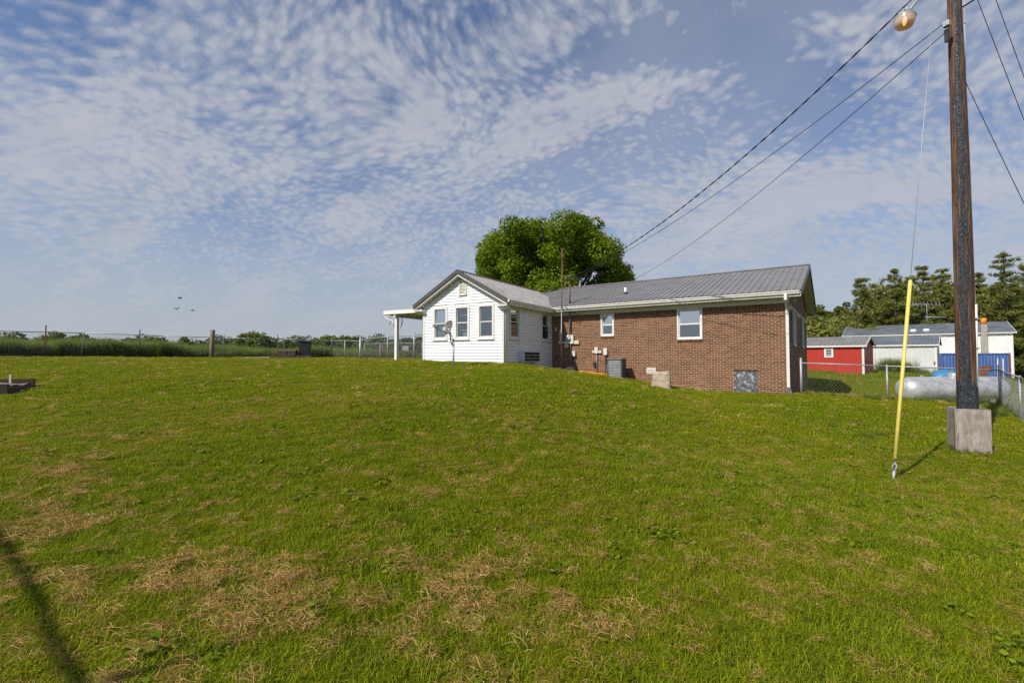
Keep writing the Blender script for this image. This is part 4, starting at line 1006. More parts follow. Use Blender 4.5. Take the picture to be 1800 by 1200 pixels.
b0 = gp(633, 30.8); b1 = gp(760, 22.6)
chain_fence('chain_link_fence', [b0, seg(b0, b1, .45), seg(b0, b1, .8), seg(b0, b1, 1)], 1.3, 'chain link fence running up to the patio post beside the white gable', big=(0, 2, 3), wire=.0032)
c0 = gp(640, 37); c1 = gp(780, 33)
chain_fence('chain_link_fence', [c0, seg(c0, c1, .25), seg(c0, c1, .75), c1], 1.15, 'farther low chain link fence seen behind the patio post', wire=.0032)
sgp = at(713, 612, 33.5)
o = MB(frame(sgp.x, sgp.y, 0, sgp.z)).box(-.22, -.01, -.18, .22, .01, .18).build('sign_board', M_GALV); tag(o, 'small grey plate fixed on the farther low fence', 'sign')
def post_thing(name, px, Y, h, r_, matl, lab, lean=0, cat='post'):
    x, y = gp(px, Y); z = gz(x, y); mb = MB(frame(x, y, 0, z)); 
    if r_ > .06: mb.tube([(0, 0, -.2), (lean * .5, 0, h * .5), (lean, 0, h - .02), (lean, 0, h)], [r_, r_ * .97, r_ * .95, r_ * .85], 16)
    else:
        mb.box(-r_, -.006, -.2, r_, .006, h); mb.box(-.006, -.006, -.2, .006, .035, h)
    o = mb.build(name, matl); return tag(o, lab, cat)
post_thing('wooden_post', 371.5, 26.4, 1.62, .125, M_POST, 'thick round wooden post standing in the left fence line', .03)
x_, y_ = on_l(78); post_thing('steel_post', 78, y_ + .15, 1.55, .028, M_RED, 'red steel stake standing leftmost in the back fence')
x_, y_ = on_l(244); post_thing('steel_post', 244, y_ + .15, 1.52, .026, M_STEELG, 'green steel stake between the first two fence posts', )
x_, y_ = on_l(487); post_thing('steel_post', 487, y_ + .15, 1.50, .026, M_RUST, 'rusty steel stake in the fence right of the wooden post')
post_thing('wooden_post', 669, 31.5, 1.1, .11, M_POST, 'short dark wooden post behind the fence near the patio')

# ------------------------------------------------------------------ propane tank
t0 = at(1583, 690, 18.6); t1 = at(1762, 690, 19.2); tcx, tcy = (t0.x + t1.x) / 2, (t0.y + t1.y) / 2; tz = gz(tcx, tcy)
dirt_ = math.degrees(math.atan2(t1.y - t0.y, t1.x - t0.x)); TL = (t1 - t0).to_2d().length
TM = frame(tcx, tcy, dirt_, tz + .10)
tk = thing('propane_tank', (tcx, tcy, tz), 'long silver horizontal gas tank behind the chain link fence', 'tank', deg=dirt_)
Rt = .52; zc0 = .58
prof = [(.001, -TL / 2)] + [(Rt * math.sin(a), -TL / 2 + .42 * (1 - math.cos(a))) for a in [q * math.pi / 16 for q in range(1, 9)]] + [(Rt, TL / 2 - .42)] + [(Rt * math.cos(a), TL / 2 - .42 + .42 * math.sin(a)) for a in [q * math.pi / 16 for q in range(1, 9)]]
MB(TM).lathe(prof, (0, 0, zc0), 40, axis='X').build('shell', M_TANK, tk)
for sx in (-1, 1):
    MB(TM).box(sx * TL * .30 - .08, -.40, -.12, sx * TL * .30 + .08, .40, .20).build('concrete_cradle', M_CONC, tk)
    MB(TM).lathe([(Rt + .002, -.012), (Rt + .006, 0), (Rt + .002, .012)], (sx * (TL / 2 - .45), 0, zc0), 40, axis='X').build('weld_seam', M_TANK, tk)
MB(TM).lathe([(.20, 0), (.20, .10), (.17, .17), (.08, .20), (.001, .205)], (.1, 0, zc0 + Rt - .03), 20).build('valve_dome', M_TANK, tk)
MB(TM).tube([(-TL * .3, 0, zc0 + Rt - .02), (-TL * .3, 0, zc0 + Rt + .05), (-TL * .3 + .1, 0, zc0 + Rt + .05), (-TL * .3 + .1, 0, zc0 + Rt - .02)], .012, 6).build('lifting_lug', M_TANK, tk)

# ------------------------------------------------------------------ sheds and large buildings
def shed(name, pxl, pxr, deg_, Yr, eave_py, ridge_py, depth, lab, wallmat, roofmat, over=.15, zb_=None, gab=None, cat='shed', pitch_in=None, trim=M_TRIM, wide=.9, rib=.30, ribh=.015, parapet=0):
    b = at(pxr, 640, Yr); ang_ = -deg_; ux, uy = math.cos(rad(ang_)), math.sin(rad(ang_)); kx = at(pxl, 640, 1.0).x
    L = (b.x - kx * b.y) / (ux - kx * uy); a = Vector((b.x - ux * L, b.y - uy * L, b.z))
    Mx = frame(a.x, a.y, ang_); zg0 = min(gz(a.x, a.y), gz(b.x, b.y), gz(*(Mx @ Vector((L, depth, 0))).to_2d()), gz(*(Mx @ Vector((0, depth, 0))).to_2d())) - .1
    zwe = at(pxr, eave_py, Yr).z; rp = Mx @ Vector((L, depth / 2, 0)); zrd = at(pxr, ridge_py, rp.y).z
    root = thing(name, (a.x, a.y, gz(a.x, a.y)), lab, cat, deg=ang_)
    n = int(L / wide); wd = L / n
    for q in range(n):                               # front wall in vertical ribbed sheets
        x0, x1 = q * wd, (q + 1) * wd; pr = []; x = x0
        while x < x1 - .02: pr += [(x, 0), (min(x + rib * .62, x1), 0), (min(x + rib * .72, x1), ribh), (min(x + rib * .9, x1), ribh)]; x += rib
        pr.append((x1, 0)); m_ = len(pr)
        V = [(x, -h_ if True else 0, z) for z in (zg0, zwe) for x, h_ in pr]
        mb = MB(Mx); mb.add(V, [(i, i + 1, m_ + i + 1, m_ + i) for i in range(m_ - 1)]); mb.box(x0 + .002, .01, zg0, x1 - .002, .05, zwe); mb.build('wall_sheet', wallmat, root)
    for xx, nm in ((0, 'end_wall'), (L, 'end_wall')):
        mb = MB(Mx); x0, x1 = (xx - .05, xx) if xx else (0.001, .05)
        v = [(x, y, z) for x in (x0, x1) for y, z in ((.001, zg0), (depth, zg0), (depth, zwe), (depth / 2, zrd - .05), (.001, zwe))]
        mb.add(v, [(4, 3, 2, 1, 0), (5, 6, 7, 8, 9)] + [(i, (i + 1) % 5, 5 + (i + 1) % 5, 5 + i) for i in range(5)]); mb.build(nm, wallmat, root)
    MB(Mx).box(.05, depth - .05, zg0, L - .05, depth, zwe).build('back_wall', wallmat, root)
    sl_ = (zrd - zwe) / (depth / 2)
    roof_panels(Mx, -over, L + over, (-over, zwe - sl_ * over + .02), (depth / 2, zrd + .02), root, roofmat)
    roof_panels(Mx, -over, L + over, (depth + over, zwe - sl_ * over + .02), (depth / 2, zrd + .02), root, roofmat)
    MB(Mx).box(-over, -over - .03, zwe - sl_ * over - .10, L + over, -over, zwe - sl_ * over + .0).build('fascia', trim, root)
    for yy in (-1, 1):
        ya = -over if yy < 0 else depth + over
        for x0 in (-over - .02, L + over - .01): MB(Mx).slab([(x0, ya, zwe - sl_ * over - .12), (x0 + .03, ya, zwe - sl_ * over - .12), (x0 + .03, depth / 2, zrd - .12), (x0, depth / 2, zrd - .12)], (0, 0, .16)).build('rake_trim', trim, root)
    for x0 in (L - .10, -.02): MB(Mx).box(x0, -ribh - .02, zg0, x0 + .12, -ribh + .005, zwe - .05).build('corner_trim', trim, root)
    return root, Mx, L, zwe, zrd, zg0
rs, Mx, L, zwe, zrd, zg0 = shed('red_shed', 1300, 1519, 46, 29.6, 605, 591, 3.2, 'red painted shed with grey roof and a small white louvred window', M_REDSH, M_ROOF, rib=.2, ribh=.006)
a = ray_plane(Mx, 1449, 611); b = ray_plane(Mx, 1465, 628)
fm = MB(Mx); c_ = .09; fm.box(a.x, -.05, b.z, a.x + c_, -.007, a.z); fm.box(b.x - c_, -.05, b.z, b.x, -.007, a.z); fm.box(a.x + c_, -.05, a.z - c_, b.x - c_, -.007, a.z); fm.box(a.x + c_, -.05, b.z, b.x - c_, -.007, b.z + c_)
wn = fm.build('window', M_WHITE, rs); MB(Mx).box(a.x + c_, -.012, b.z + c_, b.x - c_, -.008, a.z - c_).build('pane', M_DARK, wn)
for q in range(3): z = b.z + c_ + .07 + q * (a.z - b.z - 2 * c_) / 3.1; MB(Mx).box(a.x + c_, -.035, z, b.x - c_, -.014, z + .06).build('slat', M_ACL, wn)
ws, Mx, L, zwe, zrd, zg0 = shed('white_shed', 1470, 1647, 44.6, 35.6, 604, 591, 4.4, 'long low off-white metal shed with a dark grey roof', M_WHSH, M_ROOF2, rib=.3)
a = ray_plane(Mx, 1643, 637); MB(Mx).box(a.x - .06, -.06, a.z - .15, a.x + .04, -.016, a.z + .08).build('rusty_latch', M_RUST, ws)
wb, Mx, L, zwe, zrd, zg0 = shed('metal_building', 1486, 1782, 40.6, 46.0, 582.5, 565, 11.0, 'large white metal building with ribbed grey roof behind the container', M_WHBLD, M_ROOF2, cat='building', over=.25, rib=.6, ribh=.03)
# block chimney with orange flue against the building
a = ray_plane(Mx, 1723.5, 568, -.5); b = ray_plane(Mx, 1736, 600, -.5)
ch = thing('block_chimney', tuple((Mx @ Vector((a.x, -.5, zg0)))), 'concrete block chimney with an orange flue pipe before the white building', 'chimney')
nz_ = 0; z = zg0
while z < a.z - .2:
    hh = .2; off = (b.x - a.x) / 2 if nz_ % 2 else 0
    for (x0, x1) in (((a.x, a.x + off), (a.x + off, b.x)) if off else ((a.x, b.x),)):
        MB(Mx).box(x0 + .005, -.62 + R.uniform(-.012, .012), z, x1 - .005, -.07, z + hh - .016).build('block', M_CONC, ch)
    z += hh; nz_ += 1
MB(Mx).box(a.x + .03, -.59, zg0, b.x - .03, -.1, z).build('mortar_core', M_MORTAR, ch)
MB(Mx).tube([((a.x + b.x) / 2, -.34, z), ((a.x + b.x) / 2, -.34, z + .62)], .22, 16).build('flue_pipe', M_ORPIPE, ch)
# roof vents
for px in (1605, 1628): q = ray_plane(Mx, px, 577, 1.6); MB(Mx).lathe([(.30, -.1), (.30, .05), (.2, .14), (.001, .18)], (q.x, 1.6, zwe + 1.6 * (zrd - zwe) / 4.75), 12).build('roof_vent', M_PVC, wb)
# antennas on a mast at the ridge
ar = Mx @ Vector((ray_plane(Mx, 1630, 570, 4.75).x, 4.75, zrd)); az = lambda py: at(1630, py, ar.y).z
an_ = thing('television_antenna', ar, 'double television antenna on a thin mast above the white building roof', 'antenna')
MB().tube([ar, (ar.x, ar.y, az(533))], .03, 6).build('mast', M_GALV, an_)
def yagi(pxa, pxb, py, n_, ln, nm):
    a_, b_ = at(pxa, py, ar.y - .3), at(pxb, py, ar.y - .3); o = MB().tube([a_, b_], .03, 6).build(nm, M_GALV, an_)
    for q in range(n_):
        p = a_.lerp(b_, (q + .15) / (n_ - .6)); l_ = ln * (1 - .0 * q)
        if n_ < 12: MB().tube([p + Vector((0, -l_ * .35, (-l_ if q % 3 else -.4 * l_))), p + Vector((0, l_ * .35, (l_ if (q + 1) % 3 else .5 * l_)))], .015, 5).build('element', M_GALV, o)
        else: MB().tube([p + Vector((0, -.2, -ln)), p + Vector((0, .2, ln))], .012, 4).build('element', M_GALV, o)
yagi(1604, 1654, 535, 8, .42, 'boom'); yagi(1627, 1661, 557, 14, .08, 'boom')
# blue shipping container
a, b = at(1655, 650, 41.3), at(1777, 650, 41.0); Lc = (b - a).to_2d().length; ct_ = at(1777, 620.5, 41).z; Mc = frame(a.x, a.y, math.degrees(math.atan2(b.y - a.y, b.x - a.x)))
zc1 = min(gz(a.x, a.y), gz(b.x, b.y)) - .02
cn = thing('shipping_container', (a.x, a.y, zc1), 'blue rusty shipping container standing before the large white building', 'container', deg=0)
pr = []; x = .12
while x < Lc - .15: pr += [(x, 0), (x + .07, 0), (x + .13, .05), (x + .21, .05), (x + .27, 0)]; x += .278
pr = [p for p in pr if p[0] < Lc - .14] + [(Lc - .13, 0)]; m_ = len(pr)
MB(Mc).add([(x, .02 + h_, z) for z in (zc1 + .15, ct_ - .1) for x, h_ in pr], [(i, i + 1, m_ + i + 1, m_ + i) for i in range(m_ - 1)]).build('corrugated_side', M_CONT, cn)
MB(Mc).box(0, 0, zc1, Lc, .1, zc1 + .15).box(0, 0, ct_ - .1, Lc, .1, ct_).box(0, 0, zc1 + .15, .12, .1, ct_ - .1).build('side_frame', M_CONT, cn)
MB(Mc).box(Lc - .128, -.004, zc1, Lc + .03, 2.4, ct_ + .01).build('end_frame', M_RUST, cn)
MB(Mc).box(.02, .12, zc1 + .1, Lc - .13, 2.38, ct_ - .03).build('body', M_CONT, cn)
rp_ = ray_plane(Mc, 1722, 643); rq_ = ray_plane(Mc, 1745, 663)
for q in range(26):
    x = R.uniform(rp_.x, rq_.x); z = R.uniform(rq_.z, rp_.z); 
mb = MB(Mc); mb.add([(rp_.x, -.003, rp_.z), (rq_.x, -.003, rp_.z - .02), (rq_.x - .05, -.003, rp_.z - .42), (rp_.x + (rq_.x - rp_.x) * .66, -.003, rp_.z - .45), (rp_.x + (rq_.x - rp_.x) * .62, -.003, rq_.z), (rp_.x + .05, -.003, rq_.z + .05), (rp_.x - .03, -.003, rq_.z + .4)], [(0, 6, 5, 4, 3, 2, 1)])
mb.add([(v[0], v[1] + .06, v[2]) for v in [(rp_.x, -.003, rp_.z), (rq_.x, -.003, rp_.z - .02), (rq_.x - .05, -.003, rp_.z - .42), (rp_.x + (rq_.x - rp_.x) * .66, -.003, rp_.z - .45), (rp_.x + (rq_.x - rp_.x) * .62, -.003, rq_.z), (rp_.x + .05, -.003, rq_.z + .05), (rp_.x - .03, -.003, rq_.z + .4)]], [(0, 1, 2, 3, 4, 5, 6)])
mb.build('rust_patch', M_RUST, cn)
for px in (1753.5, 1763): 
    p_ = ray_plane(Mc, px, 628); MB(Mc).box(p_.x - .05, -.006, zc1 + .5, p_.x + .05, .012, ct_ - .45).build('white_marking', M_PVC, cn)
# blue heap (covered) behind the tank
bt = at(1668, 662, 30.5); bz = gz(bt.x, bt.y)
MBq = frame(bt.x, bt.y, 8, bz); V = []; n, m_ = 28, 12
for i in range(m_ + 1):
    v = i / m_
    for k in range(n):
        th = 2 * math.pi * k / n; rx = 1.0 * (1 - v ** 2.6) ** .5; V.append((rx * math.cos(th) * 1.15 + .04 * math.sin(5 * th), rx * math.sin(th) * .7, .62 * v * (1 + .08 * math.sin(3 * th)) - .1))
bo = MB(MBq).add(V, [(i * n + k, i * n + (k + 1) % n, (i + 1) * n + (k + 1) % n, (i + 1) * n + k) for i in range(m_) for k in range(n)], 0, True).build('covered_heap', M_BLUEPL)
tag(bo, 'rounded bright blue covered heap behind the silver tank', 'tarp')
MB(MBq).tube([(-.1 + .75 * math.cos(q * math.pi / 10), -.78 - .0, .45 * math.sin(q * math.pi / 10) - .02) for q in range(11)], .05, 8).build('dark_rim', M_BIN, bo)

# ------------------------------------------------------------------ bin, timber beds, birds
x_, y_ = gp(534, 25.6); bz = gz(x_, y_)
bn = thing('wheeled_bin', (x_, y_, bz), 'dark grey wheeled rubbish bin leaning beside the timber planter', 'bin', deg=18)
Bm = frame(x_, y_, 18, bz) @ Matrix.Rotation(rad(5), 4, 'Y')
MB(Bm).add([(-.25, -.28, .12), (.25, -.28, .12), (.25, .28, .12), (-.25, .28, .12), (-.30, -.36, .88), (.30, -.36, .88), (.30, .36, .88), (-.30, .36, .88)], [(3, 2, 1, 0), (4, 5, 6, 7), (0, 1, 5, 4), (1, 2, 6, 5), (2, 3, 7, 6), (3, 0, 4, 7)]).build('body', M_BIN, bn, bevel=.02)
MB(Bm).box(-.33, -.40, .88, .33, .38, .95).build('lid', M_BIN, bn, bevel=.02)
for sx in (-1, 1): MB(Bm).lathe([(.001, -.03), (.11, -.03), (.11, .03), (.001, .03)], (sx * .27, .25, .11), 16, axis='X').build('wheel', M_BLACKP, bn)
MB(Bm).tube([(-.26, .40, .86), (.26, .40, .86)], .018, 8).build('handle', M_BLACKP, bn)
p0, p1 = gp(474, 24.6), gp(546, 25.0)
tf = thing('timber_planter', (*p0, gz(*p0)), 'low dark timber planter frame with bin and boxes on the lawn edge', 'planter')
PMx = frame(*p0, math.degrees(math.atan2(p1[1] - p0[1], p1[0] - p0[0])), gz(*p0)); Lp = math.hypot(p1[0] - p0[0], p1[1] - p0[1])
MB(PMx).box(0, 0, -.1, Lp, .12, .17).build('front_timber', M_TIMB, tf); MB(PMx).box(0, 1.6, -.1, Lp, 1.72, .20).build('back_timber', M_TIMB, tf)
MB(PMx).box(0, .12, -.1, .12, 1.6, .18).build('end_timber', M_TIMB, tf); MB(PMx).box(Lp - .12, .12, -.1, Lp, 1.6, .18).build('end_timber', M_TIMB, tf)
MB(PMx).box(.12, .12, -.1, Lp - .12, 1.6, .10).build('soil_fill', M_DIRT, tf)
MB(PMx).box(-1.25, .05, -.1, -.02, .17, .10).build('pale_timber', M_PALETIMB, tf)
for px, lab in ((498, 'left of two dark wooden boxes on the timber planter'), (513.5, 'right of two dark wooden boxes next to the bin')):
    p = gp(px, 25.0); z = gz(*p); bb = thing('wooden_box', (*p, z + .1), lab, 'box'); Mq = frame(*p, 10, z + .1)
    MB(Mq).box(-.20, -.2, 0, .20, .2, .30).build('body', M_TIMB, bb); MB(Mq).box(-.22, -.22, .30, .22, .22, .34).build('lid', M_POST, bb)
    MB(Mq).box(-.19, -.215, .02, .19, -.2, .08).build('board', M_TIMB, bb)
# raised bed at the left edge of the frame
q0 = at(12, 697, 10.2); ql = at(-120, 700, 9.7)
angb = math.degrees(math.atan2(q0.y - ql.y, q0.x - ql.x)); RB = frame(q0.x, q0.y, angb, gz(q0.x, q0.y)); Lb = (q0 - ql).to_2d().length
rb = thing('raised_bed', (q0.x, q0.y, gz(q0.x, q0.y)), 'dark timber raised bed with dry brown mulch at the left edge', 'raised bed', deg=angb)
MB(RB).box(-Lb, 0, -.1, 0, .10, .25).build('front_board', M_TIMB, rb); MB(RB).box(-.08, .10, -.1, 0, 1.2, .17).build('end_board', M_TIMB, rb); MB(RB).box(-Lb, 1.2, -.1, 0, 1.3, .32).build('back_board', M_TIMB, rb)
nn_ = 40; V = []
for i in range(nn_ + 1):
    for k in range(16): x = -Lb + (Lb - .08) * i / nn_; y = .10 + 1.1 * k / 15; V.append((x, y, .16 + .10 * float(np.ravel(fbm(x * 5, y * 5 + 40, 3))[0])))
MB(RB).add(V, [(i * 16 + k, (i + 1) * 16 + k, (i + 1) * 16 + k + 1, i * 16 + k + 1) for i in range(nn_) for k in range(15)], 0, True).build('mulch', M_DIRT, rb)
MB(RB).box(-.30, .85, .15, -.27, .88, .44).build('white_stake', M_PVC, rb)
p = RB @ Vector((-.95, .95, .30)); o = rock('white_bundle', p, .09, (1.8, .9, .5), M_PVC, 'crumpled white plastic lying on the raised bed mulch', 'plastic sheet', 21)
# crows
for i_, (px, py, b_, ln_, lab) in enumerate(((316, 524, 10, .20, 'uppermost of the three dark birds flying over the fence'), (310.5, 543, -15, .30, 'left lower dark bird flying with wings spread'), (338.5, 545.5, 30, .22, 'right lower dark bird flying with wings raised'))):
    c = at(px, py, 56); Mb = frame(c.x, c.y, 70 + i_ * 25, c.z) @ Matrix.Rotation(rad(b_ * .5), 4, 'Y')
    bd = thing('crow', c, lab, 'bird')
    MB(Mb).tube([(-.22, 0, 0), (-.12, 0, -.01), (0, 0, -.015), (.12, 0, .0), (.19, 0, .02), (.25, 0, .01)], [.012, .035, .055, .045, .03, .004], 10).build('body', M_FAIR, bd)
    MB(Mb).add([(-.12, -.02, 0), (-.12, .02, 0), (-.30, .06, .0), (-.30, -.06, 0), (-.12, 0, .012), (-.3, 0, .008)], [(0, 1, 2, 3), (0, 4, 1), (3, 2, 5)]).build('tail', M_FAIR, bd)
    for s_ in (-1, 1):
        u_ = (.10, .16, -.02)[i_] ; V = [(.08, s_ * .03, .01), (-.10, s_ * .03, .01), (.11, s_ * .24, u_ * .8), (-.09, s_ * .22, u_ * .8), (.02, s_ * ln_, u_ * 1.3), (-.10, s_ * (ln_ - .05), u_ * 1.3)]
        MB(Mb).add(V + [(a, b, c2 + .012) for a, b, c2 in V], [(0, 1, 3, 2), (2, 3, 5, 4), (6, 8, 9, 7), (8, 10, 11, 9), (0, 2, 8, 6), (2, 4, 10, 8), (1, 7, 9, 3), (3, 9, 11, 5), (4, 5, 11, 10)]).build('wing', M_FAIR, bd)

# ------------------------------------------------------------------ trees
def leaves(centers, radii, n_per, size, up=.4, aspect=1.0, seed=1, squash=(1, 1, 1), ctint=None, shell=.55, outward=.7):
    rs_ = np.random.RandomState(seed); V = []; T = []
    for ci, (c, r_, n_) in enumerate(zip(centers, radii, n_per)):
        d = rs_.normal(size=(n_, 3)); d /= np.linalg.norm(d, axis=1)[:, None]; rad_ = (shell + (1 - shell) * rs_.rand(n_)) ** .8
        lump = .82 + .36 * vnoise(d[:, 0] * 2.5 + ci * 3.3 + 50, d[:, 1] * 2.5 + d[:, 2] * 2 + 50)
        p = c + d * (rad_ * lump)[:, None] * r_ * np.array(squash)
        nrm = d * outward + np.array([0, 0, up]) + rs_.normal(size=(n_, 3)) * .55; nrm /= np.linalg.norm(nrm, axis=1)[:, None]
        t_ = np.cross(nrm, rs_.normal(size=(n_, 3))); t_ /= np.linalg.norm(t_, axis=1)[:, None]; b_ = np.cross(nrm, t_)
        s = size * (.65 + .7 * rs_.rand(n_))[:, None]
        q = np.stack([p - t_ * s, p - b_ * s * aspect * .6 + t_ * s * .1, p + t_ * s, p + b_ * s * aspect * .6 - t_ * s * .1], 1); V.append(q.reshape(-1, 3))
        base_ = (ctint[ci] if ctint is not None else rs_.rand() * .4); T.append(np.repeat(np.clip(base_ + .6 * rs_.rand(n_), 0, 1), 4))
    V = np.concatenate(V); T = np.concatenate(T); Fc = np.arange(len(V)).reshape(-1, 4); return V, Fc, T
def limb(mb, a, b, r0, r1, seed, n=5, wob=.12):
    rr_ = random.Random(seed); a, b = Vector(a), Vector(b); L = (b - a).length; pts = []
    for i in range(n + 1): f = i / n; k = wob * L * math.sin(f * math.pi); pts.append(a.lerp(b, f) + Vector((rr_.uniform(-k, k) * .4, rr_.uniform(-k, k) * .4, k * .2)))
    mb.tube(pts, [r0 + (r1 - r0) * i / n for i in range(n + 1)], 8)
def broad_tree(name, base, H, Rw, lab, matl, n_clump, leaf, nleaf, seed, crown_lo=.25, cr=.3, dome=True, group=None, given=None):
    rs_ = np.random.RandomState(seed); x, y, z = base; root = thing(name, (x, y, z), lab, 'tree', group)
    hc = z + H * (crown_lo + (1 - crown_lo) / 2); rz = H * (1 - crown_lo) / 2
    C, Rr, Nn, T = [], [], [], []; tries = 0
    if given:
        for gx_, gy_, gz_, gr_ in given: C.append(np.array((gx_, gy_, gz_))); Rr.append(gr_); Nn.append(int(nleaf * (gr_ / (cr * Rw)) ** 2)); T.append(.02 + .36 * rs_.rand())
    while not given and len(C) < n_clump and tries < 4000:
        tries += 1; d = rs_.normal(size=3); d /= np.linalg.norm(d); k = rs_.uniform(.55, .90)
        c = np.array([x + d[0] * Rw * k, y + d[1] * Rw * k, hc + d[2] * rz * k]); r_ = cr * Rw * rs_.uniform(.6, 1.25)
        if any(np.linalg.norm(c - q) < .72 * r_ for q in C): continue
        C.append(c); Rr.append(r_); Nn.append(int(nleaf * (r_ / (cr * Rw)) ** 2)); T.append(.05 + .32 * rs_.rand())
    mb = MB(); trunk_top = z + H * (crown_lo + .25); limb(mb, (x, y, z - .2), (x, y, trunk_top), .035 * H, .018 * H, seed, 6, .03); mb.build('trunk', M_BARK, root)
    mb = MB()
    for i, c in enumerate(C[::3]): limb(mb, (x, y, z + H * (crown_lo * .8 + .25 * ((i * 7) % 10) / 10)), c, .012 * H, .003 * H, seed + i)
    mb.build('limbs', M_BARK, root)
    V, Fc, TT = leaves(C, Rr, Nn, leaf, .45, 1.1, seed, (1, 1, .8), T)
    o = link_mesh('crown', V, Fc, matl, root, tint=TT); return root
# the maple behind the roof
mpos = at(977, 500, 31.0); mx_, my_ = mpos.x, mpos.y; mz = gz(mx_, my_)
dome = [(836, 462), (856, 416), (884, 386), (922, 388), (950, 381), (985, 374), (1020, 381), (1052, 386), (1068, 402), (1078, 418), (1084, 446), (1102, 462), (1116, 486)]
rt = random.Random(17); mg = []
while len(mg) < 190:                                 # foliage masses that make up the broad flat-topped crown
    px = rt.uniform(846, 1106); r_ = rt.uniform(.65, 1.25); k_ = max(0, 1 - ((px - 978) / 140) ** 2) ** .5
    top = np.interp(px, [q[0] for q in dome], [q[1] for q in dome]); D = 31 + rt.uniform(-1, 1) * 4.3 * k_
    edge = min(px - 836, 1116 - px) / 26.5
    if edge < r_ * .8: r_ = max(.5, edge)
    c_ = at(px, 500, D); zt_ = at(px, top, 31).z - r_ * 1.0; zt_ -= .9 * ((D - 31) / 4.3) ** 2; f_ = rt.random() ** 1.7; z_ = zt_ - f_ * (zt_ - mz - 2.0)
    if any((Vector(q[:3]) - Vector((c_.x, D, z_))).length < .62 * r_ for q in mg): r_ *= .8
    mg.append((c_.x, D, z_, r_))
broad_tree('maple_tree', (mx_, my_, mz), at(978, 384, 31).z - mz, 4.9, 'big round bright green maple tree rising behind the house roof', M_MAPLE, 120, .082, 1050, 23, .10, .22, given=mg)
sm2 = at(1126, 500, 60); broad_tree('distant_tree', (sm2.x, sm2.y, gz(sm2.x, sm2.y)), at(1126, 486, 60).z - gz(sm2.x, sm2.y), 2.4, 'small treetop peeking over the roof ridge right of the maple', M_MAPLE, 16, .18, 160, 9, .3, .35)
def pine(base, H, Rw, lab, seed, lo=.12, lean=0, dens=1.0, name='pine_tree', pads=1.0, matl=None):
    rr_ = random.Random(seed); x, y, z = base; root = thing(name, base, lab, 'tree', 'conifers behind the sheds')
    mb = MB(); mb.tube([(x, y, z - .2), (x + lean * .3, y, z + H * .4), (x + lean, y, z + H * .97)], [.024 * H, .015 * H, .003 * H], 8); mb.build('trunk', M_BARK, root)
    mb = MB(); C, Rr, Nn, T = [], [], [], []; h = lo
    while h < .985:
        prof_ = (1 - ((h - lo) / (1 - lo)) ** 1.35) * (.75 + .25 * math.sin(h * 23 + seed)) * (1 if h > lo + .1 else .8)
        nb = rr_.randint(4, 6); a0 = rr_.random() * 6.28
        for k in range(nb):
            a = a0 + k * 6.283 / nb + rr_.uniform(-.35, .35); L = max(.35, Rw * prof_ * rr_.uniform(.45, 1.3)); zz = z + H * h + rr_.uniform(-.6, .6) * (1 - h)
            cx, cy = x + lean * h, y; e = Vector((cx + L * math.cos(a), cy + L * math.sin(a), zz + L * rr_.uniform(.02, .30)))
            limb(mb, (cx, cy, zz), e, .006 * H * (1.1 - h), .012, seed + k, 4, .06)
            npad = max(2, int(L / .55 * pads))
            for q in range(npad):
                f = .22 + .85 * (q + 1) / npad; c = Vector((cx, cy, zz)).lerp(e, f) + Vector((rr_.uniform(-.35, .35), rr_.uniform(-.35, .35), rr_.uniform(0, .35)))
                C.append(np.array(c)); r_ = rr_.uniform(.42, .85) * (1.2 - .70 * h); Rr.append(r_); Nn.append(int(115 * dens * r_ * r_ / .32)); T.append(rr_.uniform(0, .42))
        h += rr_.uniform(.038, .058)
    C.append(np.array((x + lean, y, z + H * .975))); Rr.append(.28); Nn.append(60); T.append(.3)
    tag(mb.build('limbs', M_BARK, root), kind=None)
    V, Fc, TT = leaves(C, Rr, Nn, .17, 1.0, .36, seed, (1, 1, .72), T, shell=.15, outward=.9)
    link_mesh('crown', V, Fc, matl or M_PINE, root, tint=TT); return root
pl_ = [  # px, top py, distance, half width m, label
    (1517, 490, 58, 3.6, 'slender open pine standing alone left above the red shed', 1.0),
    (1577, 474, 60, 4.3, 'pine tree whose top stands left of the yellow guy guard', 1.2),
    (1548, 505, 64, 4.0, 'lower dense pine between the slender pine and the guy guard', 1.2),
    (1627, 466, 62, 4.6, 'tallest pine between the yellow guard and the utility pole', 1.2),
    (1662, 474, 65, 4.4, 'broad pine just left of the utility pole', 1.2),
    (1604, 486, 70, 4.5, 'farther pine filling the gap behind the yellow guard', 1.2),
    (1724, 480, 66, 4.0, 'pine tree just right of the utility pole', 1.1),
    (1771, 439, 56, 4.8, 'tallest sparse pine at right above the block chimney', 1.0),
    (1812, 462, 58, 4.8, 'pine tree cut by the right edge of the picture', 1.1),
    (1750, 510, 72, 4.6, 'farther pine seen between the two right-hand pines', 1.2),
    (1695, 500, 72, 4.6, 'farther pine mostly hidden by the utility pole', 1.2),
    (1500, 548, 66, 4.2, 'short pine above the left end of the grey building roof', 1.2),
    (1541, 496, 76, 4.6, 'hazier pine in the gap right of the slender pine', 1.2),
    (1592, 496, 78, 5.0, 'rear pine directly behind the top of the yellow guard', 1.2),
    (1645, 482, 78, 5.2, 'rear pine between the two tallest pines left of the pole', 1.2),
    (1790, 500, 74, 5.4, 'rear pine low beside the right edge of the picture', 1.2)]
for i_, (px, py, D, rw, lab, dn) in enumerate(pl_):
    b = at(px, 640, D); z = gz(b.x, b.y); pine((b.x, b.y, z), at(px, py, D).z - z, rw, lab, 31 + i_, dens=dn)
